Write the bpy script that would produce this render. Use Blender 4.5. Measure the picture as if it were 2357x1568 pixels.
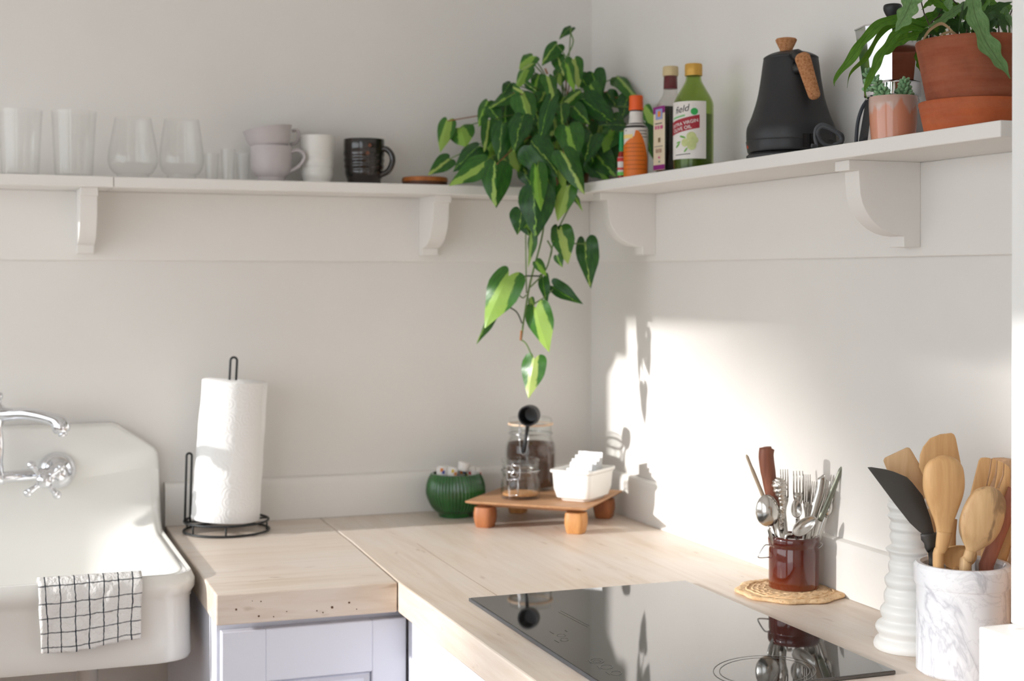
import bpy, bmesh, math, random
from mathutils import Vector, Matrix

for o in list(bpy.data.objects):
    bpy.data.objects.remove(o)
SC = bpy.context.scene
COL = SC.collection
PI = math.pi

# ------------------------------------------------------------------ camera
F, YAW, ROLL, CX, CY = 3326.28, .356362, .00182659, 1178.5, 636.06
CAM = Vector((-1.287, -2.953, 1.40))
cd = bpy.data.cameras.new('camera')
cam = bpy.data.objects.new('camera', cd)
COL.objects.link(cam)
cd.sensor_width = 36
cd.lens = F * 36 / 2357
cd.shift_y = -(784 - CY) / 2357
cd.clip_start = .05
cd.clip_end = 200
cyw, syw = math.cos(YAW), math.sin(YAW)
RIGHT0, UP0, FWD = Vector((cyw, -syw, 0)), Vector((0, 0, 1)), Vector((syw, cyw, 0))
cr, sr = math.cos(ROLL), math.sin(ROLL)
cx_ax = RIGHT0 * cr - UP0 * (-sr)
cy_ax = UP0 * cr - RIGHT0 * sr
m = Matrix.Identity(4)
for i in range(3):
    m[i][0] = cx_ax[i]; m[i][1] = cy_ax[i]; m[i][2] = -FWD[i]; m[i][3] = CAM[i]
cam.matrix_world = m
cd.dof.use_dof = True
cd.dof.focus_distance = 1.95
cd.dof.aperture_fstop = 5.6
SC.camera = cam

# ------------------------------------------------------------------ light
w = bpy.data.worlds.new('world')
SC.world = w
w.use_nodes = True
bg = w.node_tree.nodes['Background']
bg.inputs[0].default_value = (.90, .955, 1.0, 1)
bg.inputs[1].default_value = 1.97
sd = bpy.data.lights.new('sun', 'SUN')
sd.energy = 3.2
sd.angle = math.radians(1.3)
sd.color = (1, .975, .95)
sun = bpy.data.objects.new('sun', sd)
COL.objects.link(sun)
SUN = Vector((1, -.03, -.25)).normalized()
sun.rotation_euler = SUN.to_track_quat('-Z', 'Y').to_euler()
sun.location = (-6, .3, 4)
SC.view_settings.view_transform = 'Standard'
SC.view_settings.look = 'None'
SC.view_settings.gamma = 1
SC.view_settings.use_curve_mapping = False
SC.view_settings.exposure = 0.62
SC.cycles.use_denoising = True
SC.cycles.max_bounces = 10
SC.cycles.transparent_max_bounces = 24
SC.cycles.sample_clamp_indirect = 6

# ------------------------------------------------------------------ pixels -> rays
def ray(u, v):
    a = (u - CX) / F; b = (v - CY) / F
    x = a * cr + b * sr; y = -a * sr + b * cr
    return Vector((x * cyw + syw, -x * syw + cyw, -y))
def onz(u, v, z):
    d = ray(u, v); return CAM + d * ((z - CAM.z) / d.z)
def ony(u, v, y):
    d = ray(u, v); return CAM + d * ((y - CAM.y) / d.y)
def onx(u, v, x):
    d = ray(u, v); return CAM + d * ((x - CAM.x) / d.x)
def atd(u, v, dep):                 # at a distance measured along the optical axis
    return CAM + ray(u, v) * dep
def depth(p):
    return (Vector(p) - CAM).dot(FWD)
def zrow(v, p):                     # height of pixel row v at the distance of p
    return CAM.z - (v - CY) / F * depth(p)
def plen(n, p):                     # n pixels in metres at the distance of p
    return n * depth(p) / F

# ------------------------------------------------------------------ materials
def lin(c):
    r = []
    for x in c:
        x = x / 255
        r.append(x / 12.92 if x <= .04045 else ((x + .055) / 1.055) ** 2.4)
    return (*r, 1)
class NT:
    def __init__(s, name):
        s.m = bpy.data.materials.new(name); s.m.use_nodes = True
        s.t = s.m.node_tree; s.b = s.t.nodes['Principled BSDF']; s.out = s.t.nodes['Material Output']
    def n(s, kind, **kw):
        nd = s.t.nodes.new(kind)
        for k, v in kw.items():
            if isinstance(k, str) and k.startswith('i_'):
                nd.inputs[k[2:].replace('_', ' ')].default_value = v
            else:
                setattr(nd, k, v)
        return nd
    def l(s, a, b): s.t.links.new(a, b)
    def coord(s, which='Object', scale=(1, 1, 1), rot=(0, 0, 0)):
        tc = s.n('ShaderNodeTexCoord'); mp = s.n('ShaderNodeMapping')
        mp.inputs['Scale'].default_value = scale; mp.inputs['Rotation'].default_value = rot
        s.l(tc.outputs[which], mp.inputs[0]); return mp.outputs[0]
    def noise(s, vec, scale, detail=4, rough=.55, dist=0):
        nd = s.n('ShaderNodeTexNoise'); nd.inputs['Scale'].default_value = scale
        nd.inputs['Detail'].default_value = detail; nd.inputs['Roughness'].default_value = rough
        nd.inputs['Distortion'].default_value = dist
        s.l(vec, nd.inputs['Vector']); return nd.outputs['Fac']
    def ramp(s, fac, stops):
        nd = s.n('ShaderNodeValToRGB'); e = nd.color_ramp.elements
        while len(e) < len(stops): e.new(.5)
        for k, (p, c) in enumerate(stops):
            e[k].position = p; e[k].color = c
        s.l(fac, nd.inputs[0]); return nd.outputs[0]
    def math(s, op, a, b=None):
        nd = s.n('ShaderNodeMath', operation=op)
        for k, x in enumerate((a, b)):
            if x is None: continue
            if isinstance(x, (int, float)): nd.inputs[k].default_value = x
            else: s.l(x, nd.inputs[k])
        return nd.outputs[0]
    def mix(s, fac, a, b):
        nd = s.n('ShaderNodeMix', data_type='RGBA')
        for k, x in ((0, fac), (6, a), (7, b)):
            if isinstance(x, (int, float)): nd.inputs[k].default_value = x
            elif isinstance(x, tuple): nd.inputs[k].default_value = x
            else: s.l(x, nd.inputs[k])
        return nd.outputs[2]
    def bump(s, h, strength=.2, dist=.002):
        nd = s.n('ShaderNodeBump'); nd.inputs['Strength'].default_value = strength
        nd.inputs['Distance'].default_value = dist
        s.l(h, nd.inputs['Height']); s.l(nd.outputs[0], s.b.inputs['Normal'])
    def sep(s, vec):
        nd = s.n('ShaderNodeSeparateXYZ'); s.l(vec, nd.inputs[0]); return nd.outputs
    def set(s, rough=.5, metal=0, spec=.5, ior=1.5, trans=0, coat=0, sss=0):
        b = s.b.inputs
        b['Roughness'].default_value = rough; b['Metallic'].default_value = metal
        b['Specular IOR Level'].default_value = spec; b['IOR'].default_value = ior
        b['Transmission Weight'].default_value = trans; b['Coat Weight'].default_value = coat
        return s
MATS = {}
def plain(name, c, rough=.5, metal=0, spec=.5, var=0, vs=20, bump=0, bs=60, coat=0, trans=0, ior=1.5):
    if name in MATS: return MATS[name]
    t = NT(name).set(rough, metal, spec, ior, trans, coat)
    col = lin(c)
    if var or bump:
        co = t.coord()
    if var:
        f = t.noise(co, vs)
        a = tuple(min(1, x * (1 - var)) for x in col[:3]) + (1,); b = tuple(min(1, x * (1 + var)) for x in col[:3]) + (1,)
        t.l(t.ramp(f, [(.3, a), (.7, b)]), t.b.inputs['Base Color'])
    else:
        t.b.inputs['Base Color'].default_value = col
    if bump:
        t.bump(t.noise(co, bs), bump)
    MATS[name] = t.m; return t.m
def wood(name, c1, c2, rough=.5, scale=(3, 30, 30), ns=3, rot=(0, 0, 0), dark=None, coat=0, spec=.4):
    if name in MATS: return MATS[name]
    t = NT(name).set(rough, 0, spec, coat=coat)
    co = t.coord('Object', scale, rot)
    f = t.noise(co, ns, 6, .6, .6)
    col = t.ramp(f, [(.3, lin(c1)), (.7, lin(c2))])
    if dark:
        f2 = t.noise(t.coord('Object', tuple(x * .35 for x in scale), rot), ns * 1.7, 3, .5, 1.2)
        k = t.ramp(f2, [(.54, (0, 0, 0, 1)), (.62, (1, 1, 1, 1))])
        col = t.mix(t.math('MULTIPLY', k, .6), col, lin(dark))
    t.l(col, t.b.inputs['Base Color']); t.bump(f, .08)
    MATS[name] = t.m; return t.m
def thin_glass(name, tint=(1, 1, 1, 1), ior=1.45, rough=.0, edge=.55):
    if name in MATS: return MATS[name]
    t = NT(name)
    tr = t.n('ShaderNodeBsdfTransparent'); tr.inputs[0].default_value = tint
    gl = t.n('ShaderNodeBsdfGlossy'); gl.inputs['Roughness'].default_value = rough
    lw = t.n('ShaderNodeLayerWeight'); lw.inputs[0].default_value = .5
    fac = t.math('ADD', ((ior - 1) / (ior + 1)) ** 2, t.math('MULTIPLY', t.math('POWER', lw.outputs['Facing'], 3.2), edge))
    mx = t.n('ShaderNodeMixShader')
    t.l(fac, mx.inputs[0]); t.l(tr.outputs[0], mx.inputs[1]); t.l(gl.outputs[0], mx.inputs[2])
    t.l(mx.outputs[0], t.out.inputs[0]); t.t.nodes.remove(t.b)
    MATS[name] = t.m; return t.m

# ------------------------------------------------------------------ object helpers
def link(o, parent=None):
    COL.objects.link(o)
    if parent is not None: o.parent = parent
    return o
def tag(o, label=None, cat=None, group=None, kind=None):
    if label: o['label'] = label
    if cat: o['category'] = cat
    if group: o['group'] = group
    if kind: o['kind'] = kind
    return o
def thing(name, loc, label, cat, group=None):
    o = bpy.data.objects.new(name, None); o.location = loc; o.empty_display_size = .03
    link(o); return tag(o, label, cat, group)
def origin(parent):
    p = Vector((0, 0, 0))
    while parent is not None:
        p += parent.location; parent = parent.parent
    return p
def mk(name, vf, mat, parent=None, loc=None, smooth=True, kind=None, uv=None, label=None):
    """world-space verts -> one mesh object (origin at loc, or at its parent)"""
    vs, fs = vf
    po = origin(parent)
    base = Vector(loc) if loc is not None else (po if parent is not None else Vector((0, 0, 0)))
    me = bpy.data.meshes.new(name)
    me.from_pydata([tuple(Vector(v) - base) for v in vs], [], fs)
    me.validate()
    bm = bmesh.new(); bm.from_mesh(me); bmesh.ops.recalc_face_normals(bm, faces=bm.faces); bm.to_mesh(me); bm.free()
    if uv:
        lay = me.uv_layers.new(name='UVMap')
        for lp in me.loops: lay.data[lp.index].uv = uv[lp.vertex_index]
    for p in me.polygons: p.use_smooth = bool(smooth)
    me.materials.append(mat)
    o = bpy.data.objects.new(name, me)
    link(o, parent)
    o.location = base - po
    if smooth and isinstance(smooth, (int, float)) and smooth is not True:
        for p in me.polygons: p.use_smooth = True
        me.set_sharp_from_angle(angle=smooth)
    if kind: o['kind'] = kind
    if label: o['label'] = label
    return o
def join(*vfs):
    V, Fc = [], []
    for v, f in vfs:
        n = len(V); V += list(v); Fc += [tuple(i + n for i in q) for q in f]
    return V, Fc
def box(x0, x1, y0, y1, z0, z1, bev=0, seg=2):
    bm = bmesh.new()
    bmesh.ops.create_cube(bm, size=1)
    for v in bm.verts:
        v.co = Vector((x0 + (v.co.x + .5) * (x1 - x0), y0 + (v.co.y + .5) * (y1 - y0), z0 + (v.co.z + .5) * (z1 - z0)))
    if bev:
        bmesh.ops.bevel(bm, geom=bm.edges[:], offset=bev, segments=seg, affect='EDGES', profile=.5)
    r = out(bm); return r
def out(bm):
    bm.verts.index_update()
    r = ([v.co.copy() for v in bm.verts], [tuple(v.index for v in f.verts) for f in bm.faces]); bm.free(); return r
def xform(vf, M):
    return [M @ Vector(v) for v in vf[0]], vf[1]
def lathe(prof, c=(0, 0, 0), seg=48, rf=None):
    """prof [(r,z)], r=0 closes; rf(theta, r, z)-> r"""
    V, Fc, rings = [], [], []
    for r, z in prof:
        if r <= 1e-6:
            V.append(Vector((c[0], c[1], c[2] + z))); rings.append([len(V) - 1])
        else:
            ring = []
            for k in range(seg):
                a = 2 * PI * k / seg; rr = rf(a, r, z) if rf else r
                V.append(Vector((c[0] + rr * math.cos(a), c[1] + rr * math.sin(a), c[2] + z))); ring.append(len(V) - 1)
            rings.append(ring)
    for a, b in zip(rings, rings[1:]):
        if len(a) == 1 and len(b) == 1: continue
        for k in range(seg):
            k2 = (k + 1) % seg
            if len(a) == 1: Fc.append((a[0], b[k2], b[k]))
            elif len(b) == 1: Fc.append((a[k], a[k2], b[0]))
            else: Fc.append((a[k], a[k2], b[k2], b[k]))
    return V, Fc
def pxprof(P, rows, zmin=None):
    """[(v row, half width px)] -> [(r,z)] at the distance of P (z absolute)"""
    return [(plen(h, P), zrow(v, P) if zmin is None else max(zmin, zrow(v, P))) for v, h in rows]
def wall_prof(outer, t, floor_t):
    """closed vessel profile from an outer profile given bottom->top"""
    inner = [(max(.001, r - t), z) for r, z in outer]
    zb = outer[0][1] + floor_t
    inn = [(r, max(z, zb)) for r, z in inner][::-1]
    return [(0, outer[0][1])] + outer + inn + [(0, zb)]
def tube(pts, r, seg=8, cap=True, closed=False):
    pts = [Vector(p) for p in pts]; n = len(pts)
    rs = r if isinstance(r, (list, tuple)) else [r] * n
    V, Fc = [], []
    T = []
    for i in range(n):
        if closed: t = pts[(i + 1) % n] - pts[i - 1]
        else: t = pts[min(i + 1, n - 1)] - pts[max(i - 1, 0)]
        T.append(t.normalized())
    ref = Vector((0, 0, 1)) if abs(T[0].z) < .9 else Vector((1, 0, 0))
    nrm = (ref - T[0] * ref.dot(T[0])).normalized()
    for i in range(n):
        nrm = (nrm - T[i] * nrm.dot(T[i])).normalized()
        b = T[i].cross(nrm)
        for k in range(seg):
            a = 2 * PI * k / seg
            V.append(pts[i] + (nrm * math.cos(a) + b * math.sin(a)) * rs[i])
    for i in range(n if closed else n - 1):
        j = (i + 1) % n
        for k in range(seg):
            k2 = (k + 1) % seg
            Fc.append((i * seg + k, i * seg + k2, j * seg + k2, j * seg + k))
    if cap and not closed:
        Fc.append(tuple(range(seg))[::-1]); Fc.append(tuple((n - 1) * seg + k for k in range(seg)))
    return V, Fc
def spline(pts, n=8):
    pts = [Vector(p) for p in pts]; res = []
    for i in range(len(pts) - 1):
        p0 = pts[max(i - 1, 0)]; p1 = pts[i]; p2 = pts[i + 1]; p3 = pts[min(i + 2, len(pts) - 1)]
        for k in range(n):
            t = k / n
            res.append(.5 * ((2 * p1) + (p2 - p0) * t + (2 * p0 - 5 * p1 + 4 * p2 - p3) * t * t + (3 * p1 - p0 - 3 * p2 + p3) * t ** 3))
    res.append(pts[-1]); return res
def prism(front, off, bev=0):
    """polygon 'front' (3D points) extruded by vector off, edges bevelled"""
    bm = bmesh.new()
    a = [bm.verts.new(p) for p in front]; b = [bm.verts.new(Vector(p) + off) for p in front]
    n = len(a)
    bm.faces.new(a); bm.faces.new(b[::-1])
    for i in range(n): bm.faces.new((a[i], b[i], b[(i + 1) % n], a[(i + 1) % n]))
    bmesh.ops.recalc_face_normals(bm, faces=bm.faces)
    if bev:
        es = [e for e in bm.edges if e.calc_face_angle(0) > .6]
        bmesh.ops.bevel(bm, geom=es, offset=bev, segments=2, affect='EDGES', profile=.5)
    return out(bm)
def pxprism(px, dep, th, bev=0, lean=0, v0=0):
    """outline in pixels at axial distance dep (growing by lean per pixel row above v0), th thick"""
    pts = [atd(u, v, dep + lean * (v0 - v)) for u, v in px]
    return prism(pts, FWD * th, bev)
def loft(secs, c, rot=0, seg=48, cap=True):
    """[(z, r, p)] superellipse sections: p=2 circle, p large = square"""
    V, Fc = [], []
    for z, r, p in secs:
        for k in range(seg):
            a = 2 * PI * k / seg
            ca, sa = math.cos(a), math.sin(a)
            q = (abs(ca) ** p + abs(sa) ** p) ** (-1 / p)
            x, y = q * r * ca, q * r * sa
            V.append(Vector((c[0] + x * math.cos(rot) - y * math.sin(rot), c[1] + x * math.sin(rot) + y * math.cos(rot), z)))
    n = len(secs)
    for i in range(n - 1):
        for k in range(seg):
            k2 = (k + 1) % seg
            Fc.append((i * seg + k, i * seg + k2, (i + 1) * seg + k2, (i + 1) * seg + k))
    if cap:
        Fc.append(tuple(range(seg))[::-1]); Fc.append(tuple((n - 1) * seg + k for k in range(seg)))
    return V, Fc
def grid(fn, nu, nv):
    V = [Vector(fn(i / nu, j / nv)) for i in range(nu + 1) for j in range(nv + 1)]
    Fc = [(i * (nv + 1) + j, (i + 1) * (nv + 1) + j, (i + 1) * (nv + 1) + j + 1, i * (nv + 1) + j + 1) for i in range(nu) for j in range(nv)]
    return V, Fc
def patch(c, r, a0, a1, z0, z1, nu=16, nv=2, dr=.0004):
    """thin label on a cylinder; angle 0 faces the camera, + to its right"""
    d = (CAM - Vector((c[0], c[1], CAM.z))).normalized()
    b0 = math.atan2(d.y, d.x)
    rr = r if callable(r) else (lambda z: r)
    def f(s, t):
        z = z0 + (z1 - z0) * t; a = b0 + a0 + (a1 - a0) * s; q = rr(z) + dr
        return (c[0] + q * math.cos(a), c[1] + q * math.sin(a), z)
    return grid(f, nu, nv)
def text_mesh(txt, size, shear=0):
    cu = bpy.data.curves.new('txt', 'FONT'); cu.body = txt; cu.size = size; cu.shear = shear
    cu.align_x = 'CENTER'; cu.resolution_u = 3
    ob = bpy.data.objects.new('txt', cu); COL.objects.link(ob)
    bpy.context.view_layer.update()
    me = ob.evaluated_get(bpy.context.evaluated_depsgraph_get()).to_mesh()
    r = ([v.co.copy() for v in me.vertices], [tuple(p.vertices) for p in me.polygons])
    ob.evaluated_get(bpy.context.evaluated_depsgraph_get()).to_mesh_clear()
    bpy.data.objects.remove(ob); bpy.data.curves.remove(cu); return r
def wrap(vf, c, r, a, z, tilt=0, dr=.0008):
    d = (CAM - Vector((c[0], c[1], CAM.z))).normalized(); b0 = math.atan2(d.y, d.x)
    V = []
    for p in vf[0]:
        x = p[0] * math.cos(tilt) - p[1] * math.sin(tilt); y = p[0] * math.sin(tilt) + p[1] * math.cos(tilt)
        an = b0 + a + x / r
        V.append(Vector((c[0] + (r + dr) * math.cos(an), c[1] + (r + dr) * math.sin(an), z + y)))
    return V, vf[1]
def ellipsoid(c, ax, ay, az, seg=12, rings=8):
    V, Fc = lathe([(math.sin(PI * i / rings) if 0 < i < rings else 0, math.cos(PI * i / rings)) for i in range(rings + 1)], seg=seg)
    M = Matrix((ax, ay, az)).transposed()
    return [Vector(c) + M @ v for v in V], Fc

# ================================================================== SETTING
def wallmat(name, c, var=.03):
    t = NT(name).set(.62, 0, .35)
    co = t.coord()
    f = t.noise(co, 1.6, 5, .6); f2 = t.noise(co, 14, 3, .5)
    col = lin(c); a = tuple(x * (1 - var) for x in col[:3]) + (1,); b = tuple(min(1, x * (1 + var * .5)) for x in col[:3]) + (1,)
    t.l(t.ramp(f, [(.35, a), (.65, b)]), t.b.inputs['Base Color'])
    t.bump(f2, .12, .003)
    return t.m
M_WALL = wallmat('wall_paint', (232, 228, 223))
M_TRIM = wallmat('trim_paint', (235, 231, 226), .02)
M_FLOOR = wood('floor_wood', (150, 110, 75), (180, 140, 100), .5, (2, 20, 20), 2)
M_CEIL = plain('ceiling_paint', (240, 239, 236), .8)
def struct(name, vf, mat, parent=None, smooth=False):
    o = mk(name, vf, mat, parent, smooth=smooth)
    if parent is None: o['kind'] = 'structure'
    return o
XL = -2.3
struct('floor', box(XL, 0, -4.6, 0, -.05, 0), M_FLOOR)
struct('ceiling', box(XL - .1, .1, -4.6, .1, 2.55, 2.62), M_CEIL)
struct('wall_back', box(XL - .1, .1, 0, .1, 0, 2.55), M_WALL)
struct('wall_front', box(XL - .1, .1, -4.7, -4.6, 0, 2.55), M_WALL)
struct('wall_right', box(0, .1, -4.6, 0, 0, 2.55), M_WALL)
# left wall with the window the sun comes through and a second one added for more light from the left
WY0, WY1, WZ0, WZ1 = -1.95, -.018, .98, 1.900
struct('wall_left', join(box(XL - .1, XL, WY1, 0, 0, 2.55), box(XL - .1, XL, WY0, WY1, 0, WZ0), box(XL - .1, XL, WY0, WY1, WZ1, 2.55),
       box(XL - .1, XL, -2.25, WY0, 0, 2.55), box(XL - .1, XL, -4.2, -2.25, 0, .6), box(XL - .1, XL, -4.2, -2.25, 2.2, 2.55),
       box(XL - .1, XL, -4.6, -4.2, 0, 2.55)), M_WALL)
w1 = struct('window_1', join(box(XL - .07, XL - .03, WY1 - .012, WY1, WZ0, WZ1), box(XL - .07, XL - .03, WY0, WY0 + .03, WZ0, WZ1),
       box(XL - .07, XL - .03, WY0, WY1, WZ1 - .012, WZ1), box(XL - .07, XL - .03, WY0, WY1, WZ0, WZ0 + .03)), M_TRIM)
struct('pane', box(XL - .052, XL - .048, WY0 + .03, WY1 - .012, WZ0 + .03, WZ1 - .012), thin_glass('window_glass', (.99, .99, .99, 1), 1.4, edge=.2), w1)
struct('mullion', box(XL - .065, XL - .035, -1.53, -1.50, WZ0, WZ1), M_TRIM, w1)
w2 = struct('added_window_2', join(box(XL - .07, XL - .03, -2.29, -2.25, .6, 2.2), box(XL - .07, XL - .03, -4.2, -4.16, .6, 2.2),  # unseen window, added to let in more sky light from the left
       box(XL - .07, XL - .03, -4.2, -2.25, 2.16, 2.2), box(XL - .07, XL - .03, -4.2, -2.25, .6, .64)), M_TRIM)
struct('pane', box(XL - .052, XL - .048, -4.16, -2.29, .64, 2.16), MATS['window_glass'], w2)
# rails under the shelves, splash boards above the worktops
struct('trim_1', join(box(XL, -.006, -.006, 0, 1.4295, 1.566, .0015, 1)), M_TRIM)
struct('trim_2', join(box(-.006, 0, -1.70, -.0, 1.4295, 1.566, .0015, 1)), M_TRIM)
def splash(ax):
    pr = [(0, .9005), (.019, .9005), (.019, .972), (.017, .978), (.013, .984), (.006, .9865), (0, .987)]
    if ax == 'x':
        ends = [(-.93, 0), (0, 0)]
        V = [Vector((e[0], -d, z)) for e in ends for d, z in pr]
    else:
        V = [Vector((-d * .8, y, z)) for y in (-.0, -1.60) for d, z in pr]
    n = len(pr)
    Fc = [(i, (i + 1) % n, n + (i + 1) % n, n + i) for i in range(n)] + [tuple(range(n)), tuple(range(n, 2 * n))[::-1]]
    return V, Fc
struct('trim_3', splash('x'), M_TRIM, smooth=.5)
struct('trim_4', splash('y'), M_TRIM, smooth=.5)
# partition with a ledge that closes the right wall towards the camera
M_POST = wallmat('post_paint', (240, 239, 237), .015)
wp = struct('wall_partition', box(-.217, 0, -1.74, -1.60, 0, 1.003, .002, 2), M_POST)
struct('post', join(box(-.173, 0, -1.72, -1.60, 1.0035, 2.55, .0015, 1), lathe([(0, 0), (.004, 0), (.005, .003), (0, .006)], (-.19, -1.625, 1.003), 10)), M_POST, wp)

# ------------------------------------------------------------------ unseen tree added outside to dim the right part of the sunbeam
random.seed(11)
M_TREE = plain('tree_leaf', (70, 105, 50), .7, var=.3, vs=3)
M_BARK = plain('bark', (90, 75, 60), .9)
def add_sun_dimmer():
    L = 16.0
    c0 = Vector((0, -1.16, 1.1)); c = c0 - SUN * (L / abs(SUN.x))
    root = thing('sun_dimming_tree', (c.x, c.y, -2.5), 'unseen leafy tree added outside the window to dim the sunbeam', 'tree')
    mk('trunk', tube([(c.x, c.y, -2.5), (c.x, c.y, c.z - .6), (c.x, c.y, c.z + 1.2)], [.14, .1, .03]), M_BARK, root)
    V, Fc = [], []
    for k in range(4200):
        z = random.uniform(-.2, 1.1) + random.gauss(0, .05); x = random.gauss(0, .25)
        y = -.58 - (.22 - z) * 2.0 - abs(random.gauss(0, .42)) + random.gauss(0, .05) - c0.y  # crown slanted so the beam fades along the right wall
        if z < .2 and y + c0.y < -1.50 - .04 * random.random(): continue
        p = c + Vector((x, y, z)); s = random.uniform(.03, .06)
        a = Vector((random.uniform(-1, 1), random.uniform(-1, 1), random.uniform(-1, 1))).normalized()
        b = a.orthogonal().normalized(); n = len(V)
        V += [p - a * s, p + b * s * .5, p + a * s, p - b * s * .5]; Fc.append((n, n + 1, n + 2, n + 3))
    mk('foliage', (V, Fc), M_TREE, root, smooth=False, kind='stuff')
add_sun_dimmer()

# ================================================================== SHELVES
ZS, ZU, SD = 1.586, 1.566, .15
M_SHELF = plain('shelf_paint', (234, 230, 225), .5, var=.02, vs=4, bump=.06, bs=20)
def bracket_profile():
    # (out from wall, z)
    p = [(0, 1.566), (.121, 1.566), (.121, 1.551), (.105, 1.551), (.1035, 1.53)]
    for k in range(1, 9):
        a = k / 9 * PI / 2
        p.append((.1035 - .075 * (1 - math.cos(a)), 1.53 - .071 * math.sin(a)))
    p += [(.0285, 1.459), (.0285, 1.443), (0, 1.443)]
    return p
def bracket(parent, axis, pos, th=.036):
    pr = bracket_profile()
    if axis == 'y':   # on the right wall, sits at y = pos..pos+th
        fr = [Vector((-.006 - d, pos, z)) for d, z in pr]; off = Vector((0, th, 0))
    else:
        fr = [Vector((pos, -.006 - d, z)) for d, z in pr]; off = Vector((th, 0, 0))
    return mk('bracket', prism(fr, off, .001), M_SHELF, parent, smooth=.3)
sh = thing('wall_shelf', (-.9, -.001, ZS), 'long white painted wooden shelf carrying glasses and mugs on the back wall', 'shelf', 'corner shelves')
xj = ony(262, 400, -SD).x
mk('board', box(-1.36, xj - .0004, -SD - .0012, -.0005, ZU, ZS, .0015), M_SHELF, sh, smooth=.3)
mk('board', box(xj + .0004, -.0005, -SD, -.0005, ZU, ZS, .0015), M_SHELF, sh, smooth=.3)
bracket(sh, 'x', -1.100, .032); bracket(sh, 'x', -.402, .034)
sh2 = thing('wall_shelf', (-.001, -.9, ZS), 'white painted wooden shelf carrying kettle and bottles on the right wall', 'shelf', 'corner shelves')
fr = [Vector(p) for p in ((-.0005, -SD - .0005, ZU), (-SD, -SD - .0005, ZU), (-SD, -1.553, ZU), (-.0005, -1.553, ZU))]
mk('board', prism(fr, Vector((0, 0, ZS - ZU)), .0015), M_SHELF, sh2, smooth=.3)
bracket(sh2, 'y', -1.203); bracket(sh2, 'y', -.337)

# ================================================================== WORKTOPS AND CABINETS
def worktop_mat(name, rot):
    t = NT(name).set(.42, 0, .45)
    co = t.coord('Object', (1, 1, 1), (0, 0, rot))
    sw = (lambda a, b, c: (b, a, c)) if rot else (lambda a, b, c: (a, b, c))
    co1 = t.coord('Object', sw(1.2, 14, 14)); co2 = t.coord('Object', sw(3, 45, 45))
    f = t.noise(co1, 1.5, 5, .6, .8); f2 = t.noise(co2, 2, 4, .6, .3)
    col = t.ramp(f, [(.28, lin((208, 188, 168))), (.45, lin((222, 206, 190))), (.6, lin((227, 214, 201))), (.75, lin((214, 194, 178)))])
    col = t.mix(t.math('MULTIPLY', t.ramp(f2, [(.35, (1, 1, 1, 1)), (.5, (0, 0, 0, 1))]), .22), col, lin((200, 178, 158)))
    k = t.noise(t.coord('Object', sw(6, 22, 22)), 2.6, 2, .4, .2)
    col = t.mix(t.math('MULTIPLY', t.ramp(k, [(.70, (0, 0, 0, 1)), (.76, (1, 1, 1, 1))]), .55), col, lin((176, 150, 126)))
    wsh = t.noise(co, 5, 3, .5)
    col = t.mix(t.math('MULTIPLY', t.ramp(wsh, [(.45, (0, 0, 0, 1)), (.65, (1, 1, 1, 1))]), .35), col, lin((224, 216, 210)))
    t.l(col, t.b.inputs['Base Color']); t.bump(f2, .06)
    return t.m
M_TOPA = worktop_mat('limed_wood_a', 0); M_TOPB = worktop_mat('limed_wood_b', PI / 2)
M_KNOT = plain('wood_knot', (95, 62, 42), .7)
# left slab, its front right arris worn round
def slab():
    bm = bmesh.new()
    fr = [Vector(p) for p in ((-.928, -.006, .851), (-.931, -.671, .851), (-.6385, -.677, .851), (-.622, -.30, .851), (-.6165, -.006, .851))]
    return prism(fr, Vector((0, 0, .049)), .0025)
wt = mk('worktop', slab(), M_TOPA, loc=(-.78, -.34, .851), smooth=.3)
tag(wt, 'short thick pale wooden worktop slab between the sink and the corner', 'worktop', 'limed wood worktops')
random.seed(4)
for px, py, r in ((601, 1385, 1.7), (581, 1384, 1), (596, 1419, 2.4), (630, 1420, 1.4), (743, 1410, 1.6), (729, 1406, 1.8), (803, 1387, 2.4), (764, 1398, 3.2), (544, 1404, 2.6), (660, 1408, 1.2), (820, 1402, 1.3)):
    c = ony(px, py, -.6735); rr = plen(r, c)
    mk('knot', lathe([(0, -.0006), (rr, -.0004), (rr * .9, .0006), (0, .0006)], (0, 0, 0), 8), M_KNOT, wt, loc=(0, 0, 0)).matrix_local = Matrix.Translation(Vector((c.x, -.671 - (c.x + .931) * .0205 - .0002, c.z)) - Vector((-.78, -.34, .851))) @ Matrix.Rotation(PI / 2, 4, 'X')
bigf = [Vector(p) for p in ((-.6155, -.005, .850), (-.621, -.30, .850), (-.637, -.679, .850), (-.6385, -2.3, .850), (-.006, -2.3, .850), (-.006, -1.745, .850), (-.222, -1.745, .850), (-.222, -1.598, .850), (-.006, -1.598, .850), (-.006, -.005, .850))]
wt2 = mk('worktop', prism(bigf, Vector((0, 0, .050)), .003), M_TOPB, loc=(-.32, -1.1, .85), smooth=.3)
tag(wt2, 'long pale wooden worktop running along the right wall under the cooktop', 'worktop', 'limed wood worktops')
# seam between the boards of the long top
M_SEAM = plain('seam_dark', (150, 124, 102), .8)
sa, sb = onz(975, 1262, .9002), onz(1150, 1378, .9002)
mk('seam', tube([onz(960, 1252, .8997), onz(1005, 1283, .8997), onz(1065, 1322, .8997), onz(1152, 1377, .8997)], .0006, 6), M_SEAM, wt2)

M_CAB = plain('cabinet_paint', (228, 230, 241), .35, spec=.5)
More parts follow.
